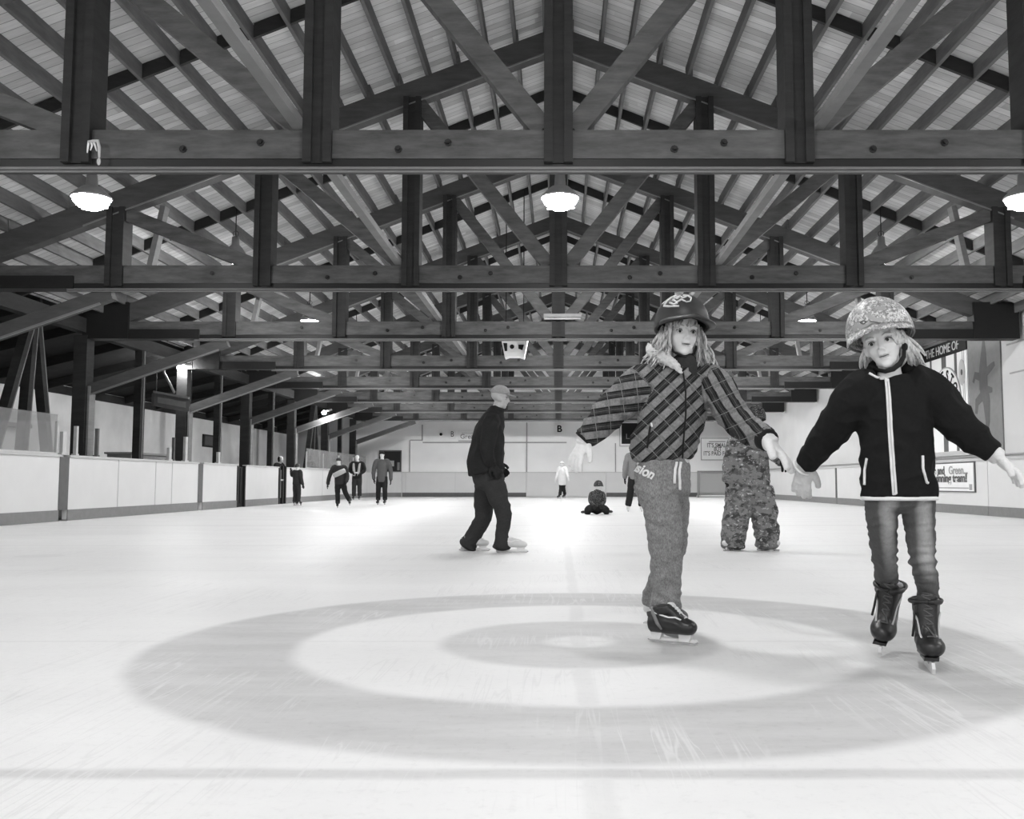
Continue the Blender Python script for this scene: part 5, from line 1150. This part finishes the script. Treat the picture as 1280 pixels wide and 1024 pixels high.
def camo_person():
    Y = 9.8; q = lambda x, y, d=0.: P(x, y, Y + d)
    root = thing('person', 'person in a loose camouflage snowsuit standing behind the two girls', 'person', (q(938, 686).x, Y, 0)); lat = Vector((1, 0, 0)); hh = .21; H = head_matrix(q(944, 524), hh, 8, 0, 0)
    L = [q(926, 612), q(922, 640), q(917, 664), q(916, 684)]; R = [q(948, 612), q(955, 640), q(958, 664), q(959, 683)]
    aL = [q(927, 548), q(918, 556), q(912, 580), q(910, 602)]; aR = [q(953, 548), q(962, 556), q(970, 570, -.1), q(977, 577, -.2)]
    b = MB(); head_shapes(b, H, hh, False); b.loft([q(936, 612), q(936, 590), q(938, 565), q(940, 550), q(942, 541), q(943, 532)], [(.13, .1), (.13, .1), (.15, .1), (.13, .08), (.05, .05), (.048, .048)], lat, 18)
    for a in (aL, aR): limb(b, a, [.05, .045, .04, .03])
    for l in (L, R): limb(b, l, [.08, .07, .055, .045])
    for a, s in ((aL, 1), (aR, -1)): glove(None, a[-1], a[-1] + (a[-1] - a[-2]).normalized() * .16, (s, 0, 0), .16, None, root, .6, s, body=b)
    for l in (L, R): limb(b, [l[-1], l[-1] + Vector((0, 0, -.04)), l[-1] + Vector((.03, -.08, -.05))], [.045, .04, .03], lat=lat)
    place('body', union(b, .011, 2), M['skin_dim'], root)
    s = MB(); s.loft([q(936, 618), q(936, 600), q(936, 578), q(938, 558), q(941, 546), q(942, 538)], [(.2, .16), (.215, .17), (.2, .15), (.19, .13), (.12, .09), (.07, .07)], lat, 22)
    for l in (L, R): limb(s, l, [.15, .14, .13, .12], 18)
    for a in (aL, aR): limb(s, a, [.085, .08, .068, .055], 16)
    place('snowsuit', union(s, .011, 3, wrinkle(.018, 7., (1, 1, 1.6), 2.)), M['camo'], root)
    for a, sg in ((aL, 1), (aR, -1)): glove('glove', a[-1], a[-1] + (a[-1] - a[-2]).normalized() * .16, (sg, 0, 0), .17, M['cloth_black'], root, .6, sg, .007)
    o, pt, ph = helmet(root, H, hh, M['camo_dark'], (.11, .135, .13), .1, 0, (100, 105, 118))
    for l, fx in ((L, -.8), (R, .9)):
        f = Vector((fx, -.55, 0)).normalized(); S = l[-1] - f * .11; S.z = .045; skate(root, S, f, (0, 0, 1), .24, 'hockey', M['skate_pale'], .008, .09, False, .05)

def kneeling_child():
    Y = 20.9; q = lambda x, y, d=0.: P(x, y, Y + d)
    root = thing('person', 'small child in a patterned jacket and helmet kneeling on the ice', 'person', (q(745, 643).x, Y, 0)); lat = Vector((1, 0, 0)); hh = .19; H = head_matrix(q(748, 608), hh, 25, 10, 0)
    L = [q(741, 634), q(735, 637, -.3), q(735, 640, .0), q(733, 640.5, .2)]; R = [q(750, 634), q(757, 637, -.3), q(758, 640, .0), q(759, 640, .2)]
    aL = [q(742, 617), q(739, 618), q(738, 627, -.1), q(743, 632, -.25)]; aR = [q(751, 617), q(754, 618), q(755, 627, -.1), q(751, 632, -.25)]
    b = MB(); head_shapes(b, H, hh, False); b.loft([q(746, 638), q(746, 628), q(747, 618), q(747.5, 613)], [(.12, .1), (.12, .1), (.11, .08), (.045, .045)], lat, 16)
    for a in (aL, aR): limb(b, a, [.04, .04, .035, .025], 12)
    for l in (L, R): limb(b, l, [.06, .06, .05, .04], 12, lat=Vector((0, 0, 1)))
    for a, s in ((aL, 1), (aR, -1)): glove(None, a[-1], a[-1] + Vector((0, -.1, -.08)), (0, -.3, -1), .13, None, root, .5, s, body=b)
    place('body', union(b, .012, 1), M['skin'], root)
    s = MB(); s.loft([q(746, 637), q(746, 629), q(746.5, 621), q(747, 616), q(747.5, 612.5)], [(.14, .13), (.135, .12), (.125, .11), (.11, .09), (.065, .06)], lat, 18)
    for a in (aL, aR): limb(s, a, [.052, .052, .048, .04], 12)
    place('jacket', union(s, .014, 2), M['camo_dark'], root)
    s = MB(); s.loft([q(746, 634), q(746, 638), q(746, 640)], [(.16, .14), (.18, .16), (.15, .14)], lat, 16)
    for l in (L, R): limb(s, l, [.085, .08, .07, .055], 14, lat=Vector((0, 0, 1)))
    place('trousers', union(s, .014, 2), M['cloth_black'], root)
    for a, sg in ((aL, 1), (aR, -1)): glove('glove', a[-1], a[-1] + Vector((0, -.1, -.08)), (0, -.3, -1), .14, M['cloth_black'], root, .5, sg, .008)
    helmet(root, H, hh, M['camo_dark'], (.1, .115, .115), .1, .02, (84, 98, 112))
    for l, sx in ((L, -1), (R, 1)): skate(root, l[-1] + Vector((sx * -.03, 0, .0)), (sx, .6, .0), (0, -1, .1), .15, 'hockey', M['leather'], .01, .12, False, .045)

def people():
    girl_plaid(); girl_black(); skating_man(); camo_person(); kneeling_child()
    X = lambda px, Y: (px - CX) / F * Y
    r, w, T, f, rr, k = figure('child in dark snow pants with a pale band across the jacket, one foot kicked out', X(426, 26), 26., 1.37, 8, 'cloth_dark', 'cloth_black', 'helmet', 'helmet_dark', arms={'L': ((-.2, .0, .63), (-.24, .0, .47)), 'R': ((.15, .02, .63), (.13, .1, .52))}, legs={'L': ((-.045, .0, .28), (-.04, 0, .09)), 'R': ((.11, .02, .3), (.2, .03, .14))}, lean=(-.04, .0), bulk=1.02)
    m = MB(); a, b = T(-.11, .11, .64), T(.12, .1, .75); m.loft([a, (a + b) / 2 + f * .02, b], [(.045 * k, .03), (.05 * k, .045), (.045 * k, .03)], Vector((-.4, 0, 1)), 12); m.build('chest_band', M['vest'], r, True)
    r, w, T, f, rr, k = figure('person in a pale safety vest over a black jacket, behind the other standing skaters', X(447, 38), 38., 1.8, 0, 'cloth_black', 'cloth_dark', None, arms={'L': ((-.16, .0, .66), (-.08, .12, .6)), 'R': ((.16, .0, .66), (.1, .12, .58))}, hairm='cloth_dark', hair_len=.2)
    for s in (-1, 1):
        m = MB(); m.loft([T(s * .07, .02, .83), T(s * .065, .08, .76), T(s * .05, .09, .62), T(s * .05, .09, .53)], [(.02 * k, .01), (.024 * k, .012), (.03 * k, .014), (.03 * k, .012)], rr, 10); m.build('safety_vest', M['vest'], r, True)
    m = MB(); m.loft([T(-.1, .07, .6), T(0, .1, .6), T(.1, .07, .6)], [(.03, .014)] * 3, Vector((0, 0, 1)), 10); m.build('vest_band', M['white'], r, True)
    figure('person in a long grey jacket and black trousers standing still, facing the camera', X(478, 29.8), 29.8, 1.68, 0, 'cloth_grey', 'cloth_black', 'beanie', 'cloth_black', hem=.42, width=.95, bulk=.95, arms={'L': ((-.16, -.01, .62), (-.15, .0, .48)), 'R': ((.16, -.01, .62), (.165, .0, .46))})
    figure('small child in dark snowsuit holding on to the gate in the left boards', X(372, 28.8), 28.8, 1.26, 150, 'cloth_dark', 'cloth_dark', 'helmet', 'helmet_dark', arms={'R': ((.22, .06, .72), (.3, .1, .83))}, bulk=1.05, hem=.5)
    figure('person with dark hair leaning on the outside of the left boards', -9.85, 33.1, 1.62, 70, 'cloth_black', 'cloth_dark', None, lean=(0, .12), arms={'L': ((-.15, .1, .66), (-.05, .24, .7)), 'R': ((.15, .1, .66), (.05, .24, .7))}, hairm='cloth_black', hair_len=.45)
    figure('person in a white coat and dark leggings skating by the end wall', X(703, 41.5), 41.5, 1.62, -40, 'cloth_white', 'cloth_black', 'beanie', 'cloth_white', hem=.36, width=1.15, glove_mat='cloth_white', arms={'L': ((-.16, .02, .64), (-.18, .05, .52)), 'R': ((.18, .02, .66), (.24, .05, .56))}, legs={'L': ((-.04, .02, .28), (-.05, .05, .09)), 'R': ((.02, -.03, .28), (.02, -.08, .1))}, bulk=1.)
    figure('adult in a mid grey jacket and black trousers, half hidden behind the plaid girl', X(795, 22.6), 22.6, 1.64, 175, 'cloth_mid', 'cloth_black', None, boot='skate_pale', hairm='cloth_dark', legs={'L': ((-.065, .01, .28), (-.075, 0, .09)), 'R': ((.085, .01, .28), (.12, 0, .09))}, bulk=1.05)
LAMP = 40.; BELL = 3.7; BULB = 160.; WORLD = .3; EXPO = 1.85; RING = (.095, 4.24)
make_materials()
people()
setting(); trusses(); columns(); boards(); lamps(); signs(); camera(); world()
